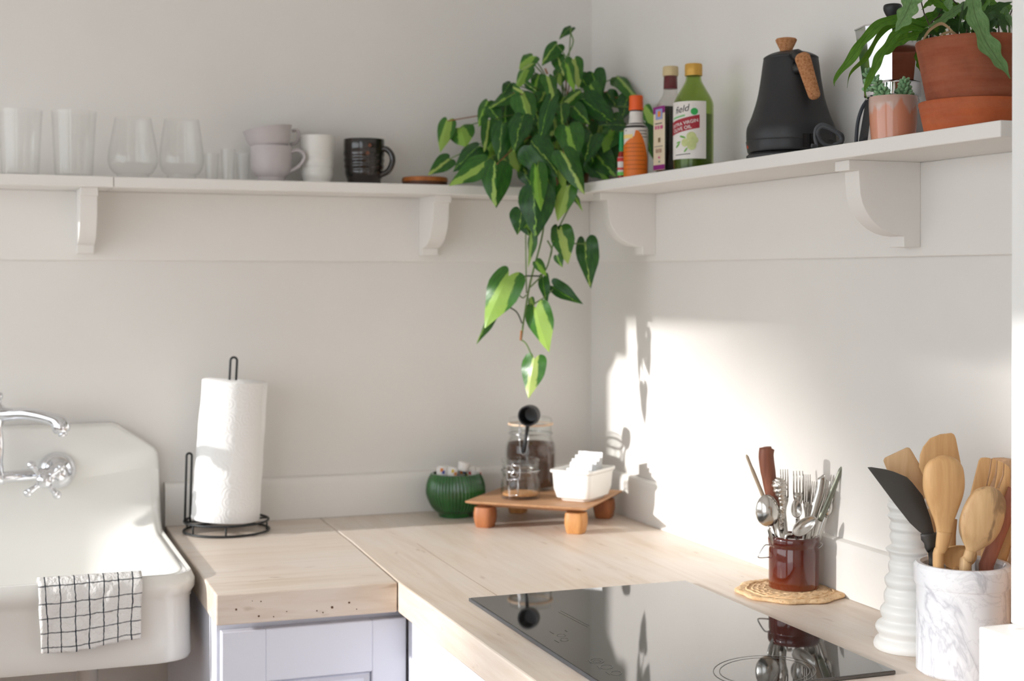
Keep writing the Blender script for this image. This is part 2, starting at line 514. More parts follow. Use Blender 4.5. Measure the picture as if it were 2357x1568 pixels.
# left cabinet
cb = thing('base_cabinet', (-.77, -.33, 0), 'white base cabinet with a panelled door under the short worktop slab', 'cabinet')
mk('body', join(box(-.925, -.600, -.632, -.02, .08, .849, .001, 1)), M_CAB, cb, smooth=.3)
DY = -.655
pTL = ony(507, 1457, DY); pTR = ony(952, 1420, DY)
dx0, dx1, dz1 = -.9195, -.6165, .836
def door(x0, x1, z0, z1, y, th=.02):
    fl, fr_, ft = .070, .058, .084
    parts = [box(x0, x0 + fl, y, y + th, z0, z1, .0015, 1), box(x1 - fr_, x1, y, y + th, z0, z1, .0015, 1),
             box(x0 + fl, x1 - fr_, y, y + th, z1 - ft, z1, .0015, 1), box(x0 + fl, x1 - fr_, y, y + th, z0, z0 + ft, .0015, 1)]
    return join(*parts)
d1 = mk('door', door(dx0, dx1, .12, dz1, DY), M_CAB, cb, smooth=.3)
def panel(x0, x1, z0, z1, y):
    # raised field with a sloped border
    V = []
    for ins, dy in ((0, .010), (.004, .004), (.012, .010), (.03, .006)):
        V += [Vector((x0 + ins, y + dy, z0 + ins)), Vector((x1 - ins, y + dy, z0 + ins)), Vector((x1 - ins, y + dy, z1 - ins)), Vector((x0 + ins, y + dy, z1 - ins))]
    Fc = []
    for r in range(3):
        for k in range(4):
            Fc.append((r * 4 + k, r * 4 + (k + 1) % 4, r * 4 + 4 + (k + 1) % 4, r * 4 + 4 + k))
    Fc.append((12, 13, 14, 15)); return V, Fc
mk('door_panel', panel(dx0 + .070, dx1 - .058, .12 + .084, dz1 - .084, DY), M_CAB, d1, smooth=False)
# right cabinet run (its side faces the window)
cb2 = thing('base_cabinet', (-.31, -1.3, 0), 'white base cabinet below the cooktop worktop, lit by the sun', 'cabinet')
mk('body', box(-.595, -.225, -2.28, -.66, .08, .848, .001, 1), M_CAB, cb2, smooth=.3)
for y1, y0 in ((-.657, -1.05), (-1.054, -1.66), (-1.664, -2.27)):
    dd = mk('door', join(box(-.614, -.5955, y0, y1, .12, .838, .0015, 1)), M_CAB, cb2, smooth=.3)

# ------------------------------------------------------------------ cooktop
def glass_black():
    t = NT('cooktop_glass').set(.03, 0, .5, 2.3)
    t.b.inputs['Base Color'].default_value = (.012, .012, .012, 1)
    return t.m
ct = thing('cooktop', (-.385, -1.2, .9), 'black glass induction cooktop set into the wooden worktop', 'cooktop')
mk('glass', box(-.571, -.2005, -1.42, -.848, .9004, .9055, .0012, 2), glass_black(), ct, smooth=.3)
mk('edge_trim', box(-.5735, -.5712, -1.42, -.848, .9003, .9052, .0006, 1), plain('brushed_steel', (120, 124, 132), .35, .9), ct, smooth=.3)
M_PRINT = plain('grey_print', (118, 116, 112), .5)
def flat_line(px, w=.0008):
    V, Fc = [], []
    pts = [onz(u, v, .9058) for u, v in px]
    for i, p in enumerate(pts):
        t = (pts[min(i + 1, len(pts) - 1)] - pts[max(i - 1, 0)]).normalized(); n = Vector((-t.y, t.x, 0)) * w / 2
        V += [p + n, p - n]
    return V, [(2 * i, 2 * i + 1, 2 * i + 3, 2 * i + 2) for i in range(len(pts) - 1)]
def ell(cx, cy, rx, ry, a0=0, a1=2 * PI, n=24):
    return [(cx + rx * math.cos(a0 + (a1 - a0) * k / n), cy + ry * math.sin(a0 + (a1 - a0) * k / n)) for k in range(n + 1)]
marks = [[(1285, 1408), (1352, 1443)], [(1290, 1405), (1356, 1440)], [(1276, 1473), (1287, 1479)], [(1354, 1518), (1360, 1526)], [(1374, 1532), (1382, 1540)], [(1394, 1546), (1404, 1553)],
         ell(1299, 1472, 9, 4), ell(1292, 1462, 10, 3), ell(1374, 1521, 16, 6), ell(1374, 1521, 9, 3), ell(1396, 1535, 14, 5), ell(1418, 1549, 12, 5), [(1265, 1453), (1275, 1459)], [(1300, 1450), (1306, 1454)]]
for k, mp in enumerate(marks):
    mk('printed_mark', flat_line(mp, .0009), M_PRINT, ct, smooth=False)
for rx, ry in ((118, 36), (104, 31)):
    mk('burner_ring', flat_line(ell(1760, 1545, rx, ry, n=48), .0012), M_PRINT, ct, smooth=False)

# ================================================================== SINK
M_ENAMEL = plain('white_enamel', (233, 231, 226), .12, spec=.6, coat=.3)
M_CHROME = plain('chrome', (225, 226, 230), .06, 1)
SX1 = -.9405
sink = thing('farmhouse_sink', (-1.35, -.3, .77), 'white enamelled farmhouse sink with tall back ledge beside the wooden worktop', 'sink')
# tall back ledge with a sloped right shoulder
bk = [(-1.98, .80), (-1.98, 1.112), (-1.035, 1.112), (-1.022, 1.108), (-.955, 1.062), (-.947, 1.052), (-.9445, 1.035), (-.9425, .98), (-.9405, .93), (-.9405, .80)]
mk('back_ledge', prism([Vector((x, -.002, z)) for x, z in bk], Vector((0, -.044, 0)), .009), M_ENAMEL, sink, smooth=.9)
SYF = -.556
def outl(ins):
    """outer plan outline, inset, right front corner rounded/cut"""
    x1, y0 = SX1 - ins, SYF + ins
    pts = [(-1.98, -.004), (-1.98, y0)]
    cc = .055
    pts.append((x1 - .075, y0))
    for k in range(1, 8):
        a = k / 8
        q = Vector((x1 - .075, y0)).lerp(Vector((x1, y0)), a); s = Vector((x1, y0)).lerp(Vector((x1, y0 + cc)), a)
        pts.append(tuple(q.lerp(s, a)))
    pts += [(x1, y0 + cc), (x1, -.20), (x1, -.004)]
    return pts
def shell():
    lev = [(.020, .898), (.012, .9085), (.006, .9105), (.0, .899), (.0, .885), (.005, .876), (.007, .868), (.006, .80), (.005, .775), (.008, .768), (.03, .768)]
    V, Fc = [], []
    n = len(outl(0))
    for ins, z in lev:
        V += [Vector((x, y, z)) for x, y in outl(ins)]
    for i in range(len(lev) - 1):
        for k in range(n):
            k2 = (k + 1) % n
            Fc.append((i * n + k, i * n + k2, (i + 1) * n + k2, (i + 1) * n + k))
    Fc.append(tuple((len(lev) - 1) * n + k for k in range(n)))
    return V, Fc
mk('apron', shell(), M_ENAMEL, sink, smooth=.9)
def sst(t):
    t = max(0, min(1, t)); return t * t * (3 - 2 * t)
def right_edge(y, pts):
    """x of the right-hand outline at a given y"""
    best = None
    for (xa, ya), (xb, yb) in zip(pts, pts[1:]):
        if xa < -1.9 or xb < -1.9 and xa < -1.9: continue
        if min(ya, yb) - 1e-9 <= y <= max(ya, yb) + 1e-9 and abs(yb - ya) > 1e-9:
            x = xa + (xb - xa) * (y - ya) / (yb - ya); best = x if best is None else max(best, x)
    return best if best is not None else SX1 - .085
def basin():
    pts = outl(.012); y0, y1, x0 = SYF + .012, -.0455, -1.98
    nx, ny = 90, 60
    V, Fc = [], []
    for j in range(ny + 1):
        t = j / ny; y = y0 + (y1 - y0) * (.5 * t + .5 * t * t * (3 - 2 * t))
        xr = right_edge(y, pts); q = y1 - y; RR = .115
        rise = RR - math.sqrt(max(0, RR * RR - max(0, RR - q) ** 2))
        for i in range(nx + 1):
            s_ = 1 - (1 - i / nx) ** 2
            x = x0 + (xr - x0) * s_
            cx = (xr - x); cyy = (y - y0)
            d = min(cx, cyy, (cx + cyy) * .72)
            dp = .15 * sst(d / .14) * sst((q + .03) / .16)
            roll = -.004 * (1 - sst(d / .012))
            V.append(Vector((x, y, .9125 + roll - dp + rise)))
    for j in range(ny):
        for i in range(nx): Fc.append((j * (nx + 1) + i, (j + 1) * (nx + 1) + i, (j + 1) * (nx + 1) + i + 1, j * (nx + 1) + i + 1))
    # outer skirt below the right-hand edge
    b = len(V)
    for j in range(ny + 1):
        e = V[j * (nx + 1) + nx]; V.append(Vector((e.x + .006, e.y, e.z - .008))); V.append(Vector((e.x + .008, e.y, .87)))
    for j in range(ny):
        Fc.append((j * (nx + 1) + nx, (j + 1) * (nx + 1) + nx, b + 2 * j + 2, b + 2 * j)); Fc.append((b + 2 * j, b + 2 * j + 2, b + 2 * j + 3, b + 2 * j + 1))
    return V, Fc
mk('basin', basin(), M_ENAMEL, sink, smooth=1.0)
mk('drain_pipe', lathe([(0, .5), (.018, .5), (.018, .75), (.027, .752), (.027, .772), (0, .772)], (-1.10, -.33, 0), 24), M_ENAMEL, sink)

# ------------------------------------------------------------------ faucet (wall mounted bridge tap)
fc = thing('faucet', (-1.139, -.046, 1.028), 'chrome wall-mounted tap with cross handle and swan spout over the sink', 'faucet')
def axis_lathe(prof, c, d, seg=28):
    V, Fc = lathe(prof, seg=seg)
    R = Vector((0, 0, 1)).rotation_difference(Vector(d)).to_matrix()
    return [Vector(c) + R @ v for v in V], Fc
cF = ony(131, 1083, -.046)
toC = (CAM - cF); toC.z = 0; toC.normalize()
mk('flange', axis_lathe([(0, 0), (.036, 0), (.036, .004), (.033, .016), (.023, .029), (.014, .033), (.013, .062), (0, .062)], cF, (0, -1, 0)), M_CHROME, fc)
hC = ony(95, 1093, -.118)
hc = Vector((cF.x - .026, -.116, cF.z - .008))
mk('valve_stem', tube([cF + Vector((-.006, -.03, -.002)), cF + Vector((-.018, -.056, -.006)), hc + Vector((.003, .008, .001))], [.0145, .0135, .009], 20), M_CHROME, fc)
hd = mk('handle', axis_lathe([(0, -.010), (.013, -.010), (.0145, 0), (.0135, .009), (.008, .013), (0, .0145)], hc, (0, -1, 0)), M_CHROME, fc)
for k in range(4):
    a = math.radians(38 + 90 * k); dv = Vector((math.cos(a), 0, math.sin(a)))
    mk('handle_arm', join(tube([hc + dv * .008, hc + dv * .018, hc + dv * .029, hc + dv * .035], [.0075, .0052, .0056, .008], 12), ellipsoid(hc + dv * .037, Vector((.0082, 0, 0)), Vector((0, .0082, 0)), Vector((0, 0, .0082)))), M_CHROME, hd)
bp = Vector((-1.2445, -.085, cF.z - .004))
mk('bridge', join(tube([Vector((cF.x, -.075, cF.z)), bp, bp + Vector((-.12, 0, 0))], .011, 16)), M_CHROME, fc)
mk('riser', axis_lathe([(0, -.012), (.012, -.012), (.014, 0), (.012, .008), (.0105, .012), (.0085, .03), (.0105, .05), (.0105, .066), (.008, .09), (.0105, .098), (.012, .104), (.015, .112), (.0155, .126), (.011, .134), (.006, .138), (.006, .146), (.009, .150), (.0085, .158), (0, .162)], bp, (0, 0, 1)), M_CHROME, fc)
s0 = bp + Vector((0, 0, .119))
sp = spline([s0, s0 + Vector((.02, -.012, 0)), ony(62, 953, -.125), ony(108, 962, -.15), ony(136, 974, -.16), ony(142, 996, -.163)], 6)
n = len(sp)
mk('spout', join(tube(sp, [.0145 - .0028 * sst(min(1, i / n * 3)) + .005 * sst((i / n - .62) / .2) - .004 * sst((i / n - .88) / .1) for i in range(n)], 20), axis_lathe([(0, 0), (.008, 0), (.008, .008), (.005, .009), (0, .009)], sp[-1] + Vector((.001, 0, .002)), (0.15, 0, -1))), M_CHROME, fc)

# ------------------------------------------------------------------ checked towel over the sink rim
def towel_mat():
    t = NT('checked_cloth').set(.9, 0, .1)
    tc = t.n('ShaderNodeTexCoord'); u = t.sep(tc.outputs['UV'])
    wob = t.noise(t.coord('UV'), 3, 2)
    def lines(x, off):
        y = t.math('ADD', x, t.math('MULTIPLY', t.math('SUBTRACT', wob, .5), .12))
        fr = t.math('FRACT', t.math('ADD', y, off))
        return t.math('LESS_THAN', t.math('ABSOLUTE', t.math('SUBTRACT', fr, .5)), .042)
    k = t.math('MAXIMUM', lines(u[0], 0), t.math('MULTIPLY', lines(u[1], .0), .8))
    fine = t.noise(t.coord('UV'), 60, 2)
    base = t.ramp(fine, [(.3, lin((224, 220, 216))), (.7, lin((240, 238, 236)))])
    t.l(t.mix(k, base, lin((52, 58, 66))), t.b.inputs['Base Color'])
    t.bump(t.noise(t.coord('UV'), 2.5, 4), .5, .01)
    return t.m
def towel():
    prof = [(-.500, .895), (-.520, .909), (-.538, .9165), (-.552, .916), (-.5625, .908), (-.566, .89), (-.5665, .868), (-.5675, .84), (-.569, .814)]
    sm = [(p.x, p.y) for p in spline([(a, b, 0) for a, b in prof], 5)]
    # arc length
    S = [0]
    for a, b in zip(sm, sm[1:]): S.append(S[-1] + math.hypot(b[0] - a[0], b[1] - a[1]))
    N = len(sm) - 1; M = 36
    xl, xr = -1.192, -1.032
    V, UV = [], []
    random.seed(5)
    for i in range(N + 1):
        y, z = sm[i]; hang = sst((S[i] - .05) / .04)
        for j in range(M + 1):
            s = j / M
            x = xl + (xr - xl) * s + .004 * hang * (S[i] - .05) / .1 * (1 - 2 * s)
            wv = .0022 * math.sin(s * 9 + i * .15) + .0015 * math.sin(s * 23 + i * .32)
            ed = .0045 * math.exp(-((s - .02) / .05) ** 2)
            fold = .003 * math.exp(-((s - .30) / .06) ** 2) + .002 * math.exp(-((s - .62 - .1 * i / N) / .05) ** 2)
            dz = -.006 * (1 - s) * hang - .004 * hang * math.sin(s * 5) * (i / N) ** 3
            V.append(Vector((x, y - (abs(wv) + ed + fold) * hang - .0012, z + dz))); UV.append((s * 7.1 + .06, (S[-1] - S[i]) / .0223 + .12))
    Fc = [(i * (M + 1) + j, (i + 1) * (M + 1) + j, (i + 1) * (M + 1) + j + 1, i * (M + 1) + j + 1) for i in range(N) for j in range(M)]
    return V, Fc, UV
V, Fc, UV = towel()
tw = mk('dish_towel', (V, Fc), towel_mat(), loc=(-1.11, -.54, .9), uv=UV)
md = tw.modifiers.new('thick', 'SOLIDIFY'); md.thickness = .0035; md.offset = 1
tag(tw, 'white kitchen towel with dark grey window check hanging over the sink rim', 'towel')
V2 = [Vector((v.x * .985 + (-1.11) * .015, v.y + .0012, v.z - .006 if v.z < .82 else v.z)) for v in V]

# ------------------------------------------------------------------ paper towel roll on a wire holder
M_WIRE = plain('black_wire', (38, 40, 42), .45, .3)
hcx = Vector((-.823, -.107, .9005))
ph = thing('paper_towel_holder', hcx, 'black wire kitchen roll holder standing on the short worktop slab', 'holder')
def ring(c, r, wr, n=56):
    return tube([Vector((c.x + r * math.cos(2 * PI * k / n), c.y + r * math.sin(2 * PI * k / n), c.z)) for k in range(n)], wr, 8, closed=True)
mk('base_ring', ring(hcx + Vector((0, 0, .0025)), .082, .0024), M_WIRE, ph)
mk('upper_ring', ring(hcx + Vector((0, 0, .0215)), .081, .0024), M_WIRE, ph)
for a in (-150, -100, -28, 60, 150):
    d = Vector((math.cos(math.radians(a)), math.sin(math.radians(a)), 0)) * .0815
    mk('strut', tube([hcx + d + Vector((0, 0, .003)), hcx + d + Vector((0, 0, .021))], .0018, 6), M_WIRE, ph)
mk('cross_wire', tube([hcx + Vector((-.081, 0, .0215)), hcx + Vector((0, 0, .0215)), hcx + Vector((.081, 0, .0215))], .002, 6), M_WIRE, ph)
def hoop(b, w, z0, z1, tilt=Vector((0, 0, 0))):
    pts = [b + Vector((-w, 0, z0))]
    n = 10; zc = z1 - w
    pts.append(b + Vector((-w, 0, zc)) + tilt * (zc - z0))
    for k in range(1, n): 
        a = PI - PI * k / n; pts.append(b + Vector((w * math.cos(a), 0, zc + w * math.sin(a))) + tilt * (zc - z0))
    pts.append(b + Vector((w, 0, zc)) + tilt * (zc - z0)); pts.append(b + Vector((w, 0, z0)))
    return pts
bb = Vector((hcx.x, hcx.y, 0))
mk('centre_post', tube(hoop(bb + Vector((-.002, 0, 0)), .0065, .9222, 1.240, Vector((.05, 0, 0))), .0023, 8), M_WIRE, ph)
mk('side_arm', tube(hoop(Vector((-.899, -.112, 0)), .005, .9225, 1.056, Vector((.025, 0, 0))), .0023, 8), M_WIRE, ph)
def roll_mat():
    t = NT('paper_roll').set(.95, 0, .05)
    t.b.inputs['Base Color'].default_value = lin((246, 245, 244))
    co = t.coord('Object', (1, 1, 1))
    vo = t.n('ShaderNodeTexVoronoi'); vo.inputs['Scale'].default_value = 42; t.l(co, vo.inputs['Vector'])
    wv = t.math('SINE', t.math('MULTIPLY', vo.outputs['Distance'], 24))
    t.bump(wv, .10, .004); return t.m
def roll():
    c = Vector((0, 0, 0)); H = .272
    prof = [(.0105, 0), (.064, 0), (.066, .004)]
    for k in range(1, 13):
        z = .004 + (H - .006) * k / 12
        prof.append((.066 - .0062 * (k / 12) + .0006 * math.sin(k * 1.7), z))
    prof += [(.057, H), (.0105, H), (.0105, 0)]
    def rf(a, r, z):
        if r < .03: return r
        # the loose last sheet runs out in a lip on the right
        q = (a + .35) % (2 * PI); lip = .0065 * max(0, 1 - abs(q - .0) / .55) if q < .55 else 0
        return r + lip * (.35 + .65 * z / H)
    return lathe(prof, c, 72, rf)
rl = mk('paper_towel_roll', roll(), roll_mat(), smooth=.9)
rl.location = (hcx.x - .004, hcx.y, .9242); rl.rotation_euler = (0, math.radians(3.7), 0)
tag(rl, 'roll of white embossed paper towels on the black wire holder', 'paper towel')

# ================================================================== THINGS ON THE LEFT SHELF
ZT = ZS + .0003
M_GLASS = thin_glass('clear_glass', (.997, .998, .997, 1), 1.4, edge=.4)
M_GLASS2 = thin_glass('clear_jar_glass', (.978, .985, .98, 1), 1.5, edge=.6)
def on_left(u, y=-.075):
    p = ony(u, 410, y); p.z = ZT; return p
def on_right(u, x=-.075):
    p = onx(u, 380, x); p.z = ZT; return p
def vessel(name, P, rows, t, ft, mat, label, cat, group=None, parent=None, seg=48, rf=None, zmin=None):
    """rows bottom->top [(v,hw)]"""
    pr = [(r, max(z, P.z)) for r, z in pxprof(P, rows)]
    pr[0] = (pr[0][0], P.z)
    vf = lathe([(r, z - P.z) for r, z in wall_prof(pr, t, ft)], P, seg, rf)
    o = mk(name, vf, mat, parent, loc=P if parent is None else None, smooth=.8)
    if label: tag(o, label, cat, group)
    return o
def arc_rows(rows, n=5):
    pts = spline([(v, h, 0) for v, h in rows], n); return [(p.x, p.y) for p in pts]
G1 = 'glasses on the back wall shelf'
vessel('tumbler', on_left(46), [(400, 41), (396, 42.5), (330, 46), (256, 50)], .0016, .006, M_GLASS, 'clear straight-sided tumbler at the far left end of the shelf', 'glass', G1)
vessel('tumbler', on_left(170), [(402, 42), (398, 43.5), (330, 47), (259, 51)], .0016, .006, M_GLASS, 'clear straight-sided tumbler next to the stemless wine glasses', 'glass', G1)
vessel('stemless_glass', on_left(306), arc_rows([(404, 36), (400, 44), (385, 54), (365, 57), (330, 52), (273, 41)]), .0012, .004, M_GLASS, 'clear stemless wine glass nearer the tumblers', 'glass', G1)
vessel('stemless_glass', on_left(418), arc_rows([(405, 33), (401, 40), (388, 48), (368, 51), (330, 47), (277, 39)]), .0012, .004, M_GLASS, 'clear stemless wine glass nearer the grey cups', 'glass', G1)
vessel('shot_glass', on_left(487, -.05), [(406, 14), (400, 15), (355, 17.5)], .0014, .006, M_GLASS, 'tiny clear shot glass farthest from the grey cups', 'glass', G1)
vessel('shot_glass', on_left(525, -.07), [(406, 14.5), (400, 15), (345, 17.5)], .0014, .006, M_GLASS, 'tallest tiny clear shot glass, middle of the three', 'glass', G1)
vessel('shot_glass', on_left(559, -.05), [(406, 14), (400, 15), (355, 16.5)], .0014, .006, M_GLASS, 'tiny clear shot glass touching the grey cups', 'glass', G1)

def handle(pts, r, flat=1.0):
    return tube(spline(pts, 6), r, 10)
M_GREYCUP = plain('grey_glaze', (192, 184, 184), .45, var=.06, vs=18, bump=.1, bs=80)
P = on_left(624)
c1 = thing('teacup', P, 'pale mauve-grey stoneware cup with looped handle, lower of two stacked', 'cup', 'stacked stoneware cups')
rows = arc_rows([(411, 31), (407, 36), (399, 42.5), (386, 46.5), (362, 47.5), (338, 47.5)], 3)
vessel('cup_body', P, rows, .003, .005, M_GREYCUP, None, None, parent=c1)
def ph_px(P, px, dy=0):
    return [atd(u, v, depth(P) + dy) for u, v in px]
mk('cup_handle', tube(spline(ph_px(P, [(664, 352), (683, 346), (698, 352), (700, 366), (686, 384), (664, 396)]), 5), .0035, 10), M_GREYCUP, c1)
P2 = Vector((P.x, P.y, zrow(341, P)))
c2 = thing('teacup', P2, 'pale mauve-grey stoneware cup tilted inside the cup below, upper of two stacked', 'cup', 'stacked stoneware cups')
def tilted(vf, piv, ang, axis):
    M = Matrix.Translation(piv) @ Matrix.Rotation(ang, 4, axis) @ Matrix.Translation(-piv)
    return xform(vf, M)
pr = [(plen(34, P), 0), (plen(43, P), .006), (plen(51, P), .022), (plen(57, P), .042), (plen(58.5, P), .0445)]
mk('cup_body', tilted(lathe(wall_prof([(r * .97, z) for r, z in pr], .003, .004), P2 + Vector((-.002, 0, -.006)), 44), P2, math.radians(-9), Vector((FWD.x, FWD.y, 0))), M_GREYCUP, c2, smooth=.8)
mk('cup_handle', tube(spline(ph_px(P, [(672, 302), (684, 300), (688, 314), (682, 328), (668, 332)], .03), 5), .0034, 10), M_GREYCUP, c2)
M_WHITECER = plain('white_ceramic', (226, 223, 217), .3, var=.02)
P = on_left(730, -.07)
vessel('beaker', P, arc_rows([(414, 33), (410, 35), (400, 37), (390, 36), (380, 38.5), (370, 37), (360, 39), (350, 38), (340, 39), (314, 40)], 3), .0025, .004, M_WHITECER, 'off-white ceramic beaker with a wavy lower half beside the black mug', 'cup')
M_BLACKMUG = NT('tenmoku_glaze').set(.15, 0, .6, coat=.4)
co = M_BLACKMUG.coord(); f = M_BLACKMUG.noise(co, 30, 4)
M_BLACKMUG.l(M_BLACKMUG.ramp(f, [(.5, lin((24, 20, 19))), (.7, lin((44, 28, 22))), (.8, lin((90, 48, 26)))]), M_BLACKMUG.b.inputs['Base Color'])
P = on_left(838)
mg = thing('mug', P, 'glossy black stoneware mug with brown specks and a big round handle', 'mug')
rows = arc_rows([(416, 38), (410, 41), (398, 44), (392, 43.4), (384, 46), (378, 44.8), (370, 47), (364, 45.6), (356, 47.5), (345, 46.5), (335, 47), (322, 46.5)], 3)
vessel('mug_body', P, rows, .003, .005, M_BLACKMUG.m, None, None, parent=mg)
mk('mug_handle', tube(spline(ph_px(P, [(872, 346), (888, 343), (901, 356), (903, 374), (893, 394), (874, 404)], -.01), 6), .006, 12), M_BLACKMUG.m, mg)
M_STAMP = plain('brown_stamp', (112, 62, 36), .4)
for q in ((846, 352), (851, 334)):
    c = atd(q[0], q[1], depth(P) - plen(46.5, P) - .0012)
    mk('stamp', axis_lathe([(0, 0), (.0035, 0), (.0035, .0012), (.002, .0012), (.002, .0004), (0, .0004)], c + FWD * .002, -FWD, 16), M_STAMP, mg)
M_LIDA = wood('lid_wood', (150, 84, 36), (186, 112, 54), .45, (30, 4, 4), 3); M_LIDB = wood('lid_wood_dark', (74, 44, 28), (96, 58, 36), .5, (30, 4, 4), 3)
P = on_left(978, -.085)
ld = thing('wooden_coaster', P, 'round brown wooden disc lying flat beside the trailing plant', 'coaster')
mk('lower_disc', lathe([(0, 0), (plen(51, P), 0), (plen(52, P), .001), (plen(52, P), .0085), (0, .0085)], P, 48), M_LIDB, ld, smooth=.45)
mk('upper_disc', lathe([(0, .0087), (plen(52.5, P), .0087), (plen(53, P), .010), (plen(52, P), .0165), (plen(49, P), .018), (0, .018)], P, 48), M_LIDA, ld, smooth=.45)

# ================================================================== BOTTLES ON THE RIGHT SHELF
M_ORCAP = plain('orange_plastic', (232, 92, 22), .45)
M_BLACK = plain('black_plastic', (22, 22, 23), .45)
M_PAPER = plain('white_paper', (222, 216, 210), .8, var=.05, vs=60, bump=.2, bs=150)
M_ORANGE = plain('orange_label', (222, 112, 22), .5)
M_YEL = plain('yellow_label', (236, 208, 130), .6)
M_INK = plain('ink', (60, 56, 60), .7)
M_AMBER = plain('dark_bottle_glass', (30, 18, 14), .08, spec=.6)
# bitters
P = on_right(1464, -.105)
bt = thing('bitters_bottle', P, 'small dark bottle with orange cap and oversized white and orange paper label', 'bottle')
def rowsz(P, rows): return [(plen(h, P), max(0, zrow(v, P) - P.z)) for v, h in rows]
body = rowsz(P, [(406, 25), (403, 27.3), (300, 27.3), (292, 25.5), (286, 18), (283, 15), (256, 14.5), (252, 14.5)]); body[0] = (body[0][0], 0)
mk('glass', lathe([(0, 0)] + body + [(0, body[-1][1])], P, 40), M_AMBER, bt, smooth=.7)
cap = rowsz(P, [(254, 16.5), (252, 17), (248, 17), (247, 16.2), (222, 15.8), (220, 14.5)])
mk('cap', lathe([(0, cap[0][1])] + cap + [(0, cap[-1][1])], P, 40), M_ORCAP, bt, smooth=.45)
rb = plen(27.4, P)
def rr_body(z):
    zz = z - P.z
    pts = sorted([(z_, r_) for r_, z_ in body])
    for (za, ra), (zb, rb_) in zip(pts, pts[1:]):
        if za <= zz <= zb: return ra + (rb_ - ra) * ((zz - za) / (zb - za) if zb > za else 0)
    return pts[-1][1]
pl = mk('paper_label', patch(P, lambda z: max(rr_body(z), plen(20, P) if z < zrow(284, P) else 0), -PI, PI, P.z + .002, zrow(287, P), 48, 12, .0006), M_PAPER, bt)
mk('neck_label', patch(P, rr_body, -1.9, 1.9, zrow(284, P), zrow(257, P), 20, 2, .0006), M_PAPER, bt)
# orange field of the label: a rounded peak
def peak():
    nu, nv = 28, 10
    def f(s, t):
        a = -1.62 + s * 2.75
        top = 302 + 62 * max(0, (a - .1) / 1.03) ** 1.6 + (12 + 26 * max(0, (-.1 - a) / 1.5) if a < -.1 else 0)
        z0 = P.z + .003; z1 = zrow(top, P); z = z0 + (z1 - z0) * t
        d = (CAM - Vector((P.x, P.y, CAM.z))).normalized(); b0 = math.atan2(d.y, d.x)
        q = rb + .0012
        return (P.x + q * math.cos(b0 + a), P.y + q * math.sin(b0 + a), z)
    return grid(f, nu, nv)
mk('orange_field', peak(), M_ORANGE, pl)
mk('yellow_field', patch(P, rb, -1.3, -.28, zrow(320, P), zrow(311, P), 10, 1, .0016), M_YEL, pl)
for v in (332, 341, 350, 360, 370, 380, 390):
    mk('print_line', patch(P, rb, -1.1, .55 + (v - 332) * .006, zrow(v + .9, P), zrow(v, P), 14, 1, .0017), plain('brown_ink', (120, 62, 18), .7), pl)
for v, a0, a1 in ((302, .2, .95), (309, .35, 1.0), (316, .5, 1.05), (301, -1.0, -.8)):
    mk('print_line', patch(P, rb, a0, a1, zrow(v + 1.6, P), zrow(v, P), 6, 1, .0016), M_INK, pl)
# hot sauce
P = on_right(1431, -.118)
M_GREENP = plain('green_plastic', (20, 140, 74), .45); M_RED = plain('red_label', (198, 42, 40), .6)
hs = thing('sauce_bottle', P, 'slim sauce bottle with green neck seal peeking out beside the plant', 'bottle')
b2 = rowsz(P, [(410, 7), (408, 9), (362, 9), (352, 7), (345, 5.5), (306, 4.6), (303, 4)]); b2[0] = (b2[0][0], 0)
mk('glass', lathe([(0, 0)] + b2 + [(0, b2[-1][1])], P, 28), plain('red_sauce', (150, 30, 22), .2), hs, smooth=.7)
mk('neck_seal', patch(P, lambda z: plen(5.9 - max(0, min(1, (z - zrow(350, P)) / (zrow(303, P) - zrow(350, P)))) * 1.2, P), -PI, PI, zrow(349, P), zrow(303.5, P), 20, 4, .0006), M_GREENP, hs)
lb = mk('paper_label', patch(P, plen(9, P), -PI, PI, zrow(404, P), zrow(362, P), 24, 2, .0005), M_PAPER, hs)
mk('red_diamond', patch(P, plen(9, P), -1.4, .9, zrow(372, P), zrow(363, P), 10, 1, .001), M_RED, lb)
mk('red_band', patch(P, plen(9, P), -1.5, 1.2, zrow(391, P), zrow(386, P), 10, 1, .001), M_RED, lb)
mk('green_band', patch(P, plen(9, P), -1.5, 1.5, zrow(404, P), zrow(396, P), 10, 1, .001), plain('light_green', (110, 200, 90), .6), lb)
# vinegar: square bottle
P = on_right(1543, -.058)
vb = thing('vinegar_bottle', P, 'tall square bottle of dark vinegar with tan cap and burgundy neck foil', 'bottle')
half = plen(29, P)
rot = math.atan2(-FWD.y, -FWD.x) + math.radians(24)
secs = [(P.z, half * .95, 7), (P.z + .002, half, 8), (zrow(262, P), half, 8), (zrow(248, P), half * .98, 6), (zrow(236, P), half * .86, 4), (zrow(222, P), half * .62, 2.6), (zrow(212, P), half * .56, 2), (zrow(176, P), half * .54, 2)]
mk('glass', loft(secs, P, rot, 48), thin_glass('bottle_clear', (.9, .88, .86, 1), 1.45), vb, smooth=.7)
k = .94
mk('vinegar', loft([(P.z + .003, half * .9, 7), (zrow(262, P), half * k, 8), (zrow(247, P), half * k, 6)], P, rot, 48), plain('dark_vinegar', (20, 10, 12), .12), vb, smooth=.45)
neck = rowsz(P, [(204, 16.2), (176, 15.2), (174, 15)])
mk('neck_foil', lathe([(0, neck[0][1])] + neck + [(0, neck[-1][1])], P, 32), plain('burgundy_foil', (106, 20, 34), .4, .2), vb, smooth=.45)
cap = rowsz(P, [(175, 17.5), (172, 18.2), (156, 18), (153, 16.5)])
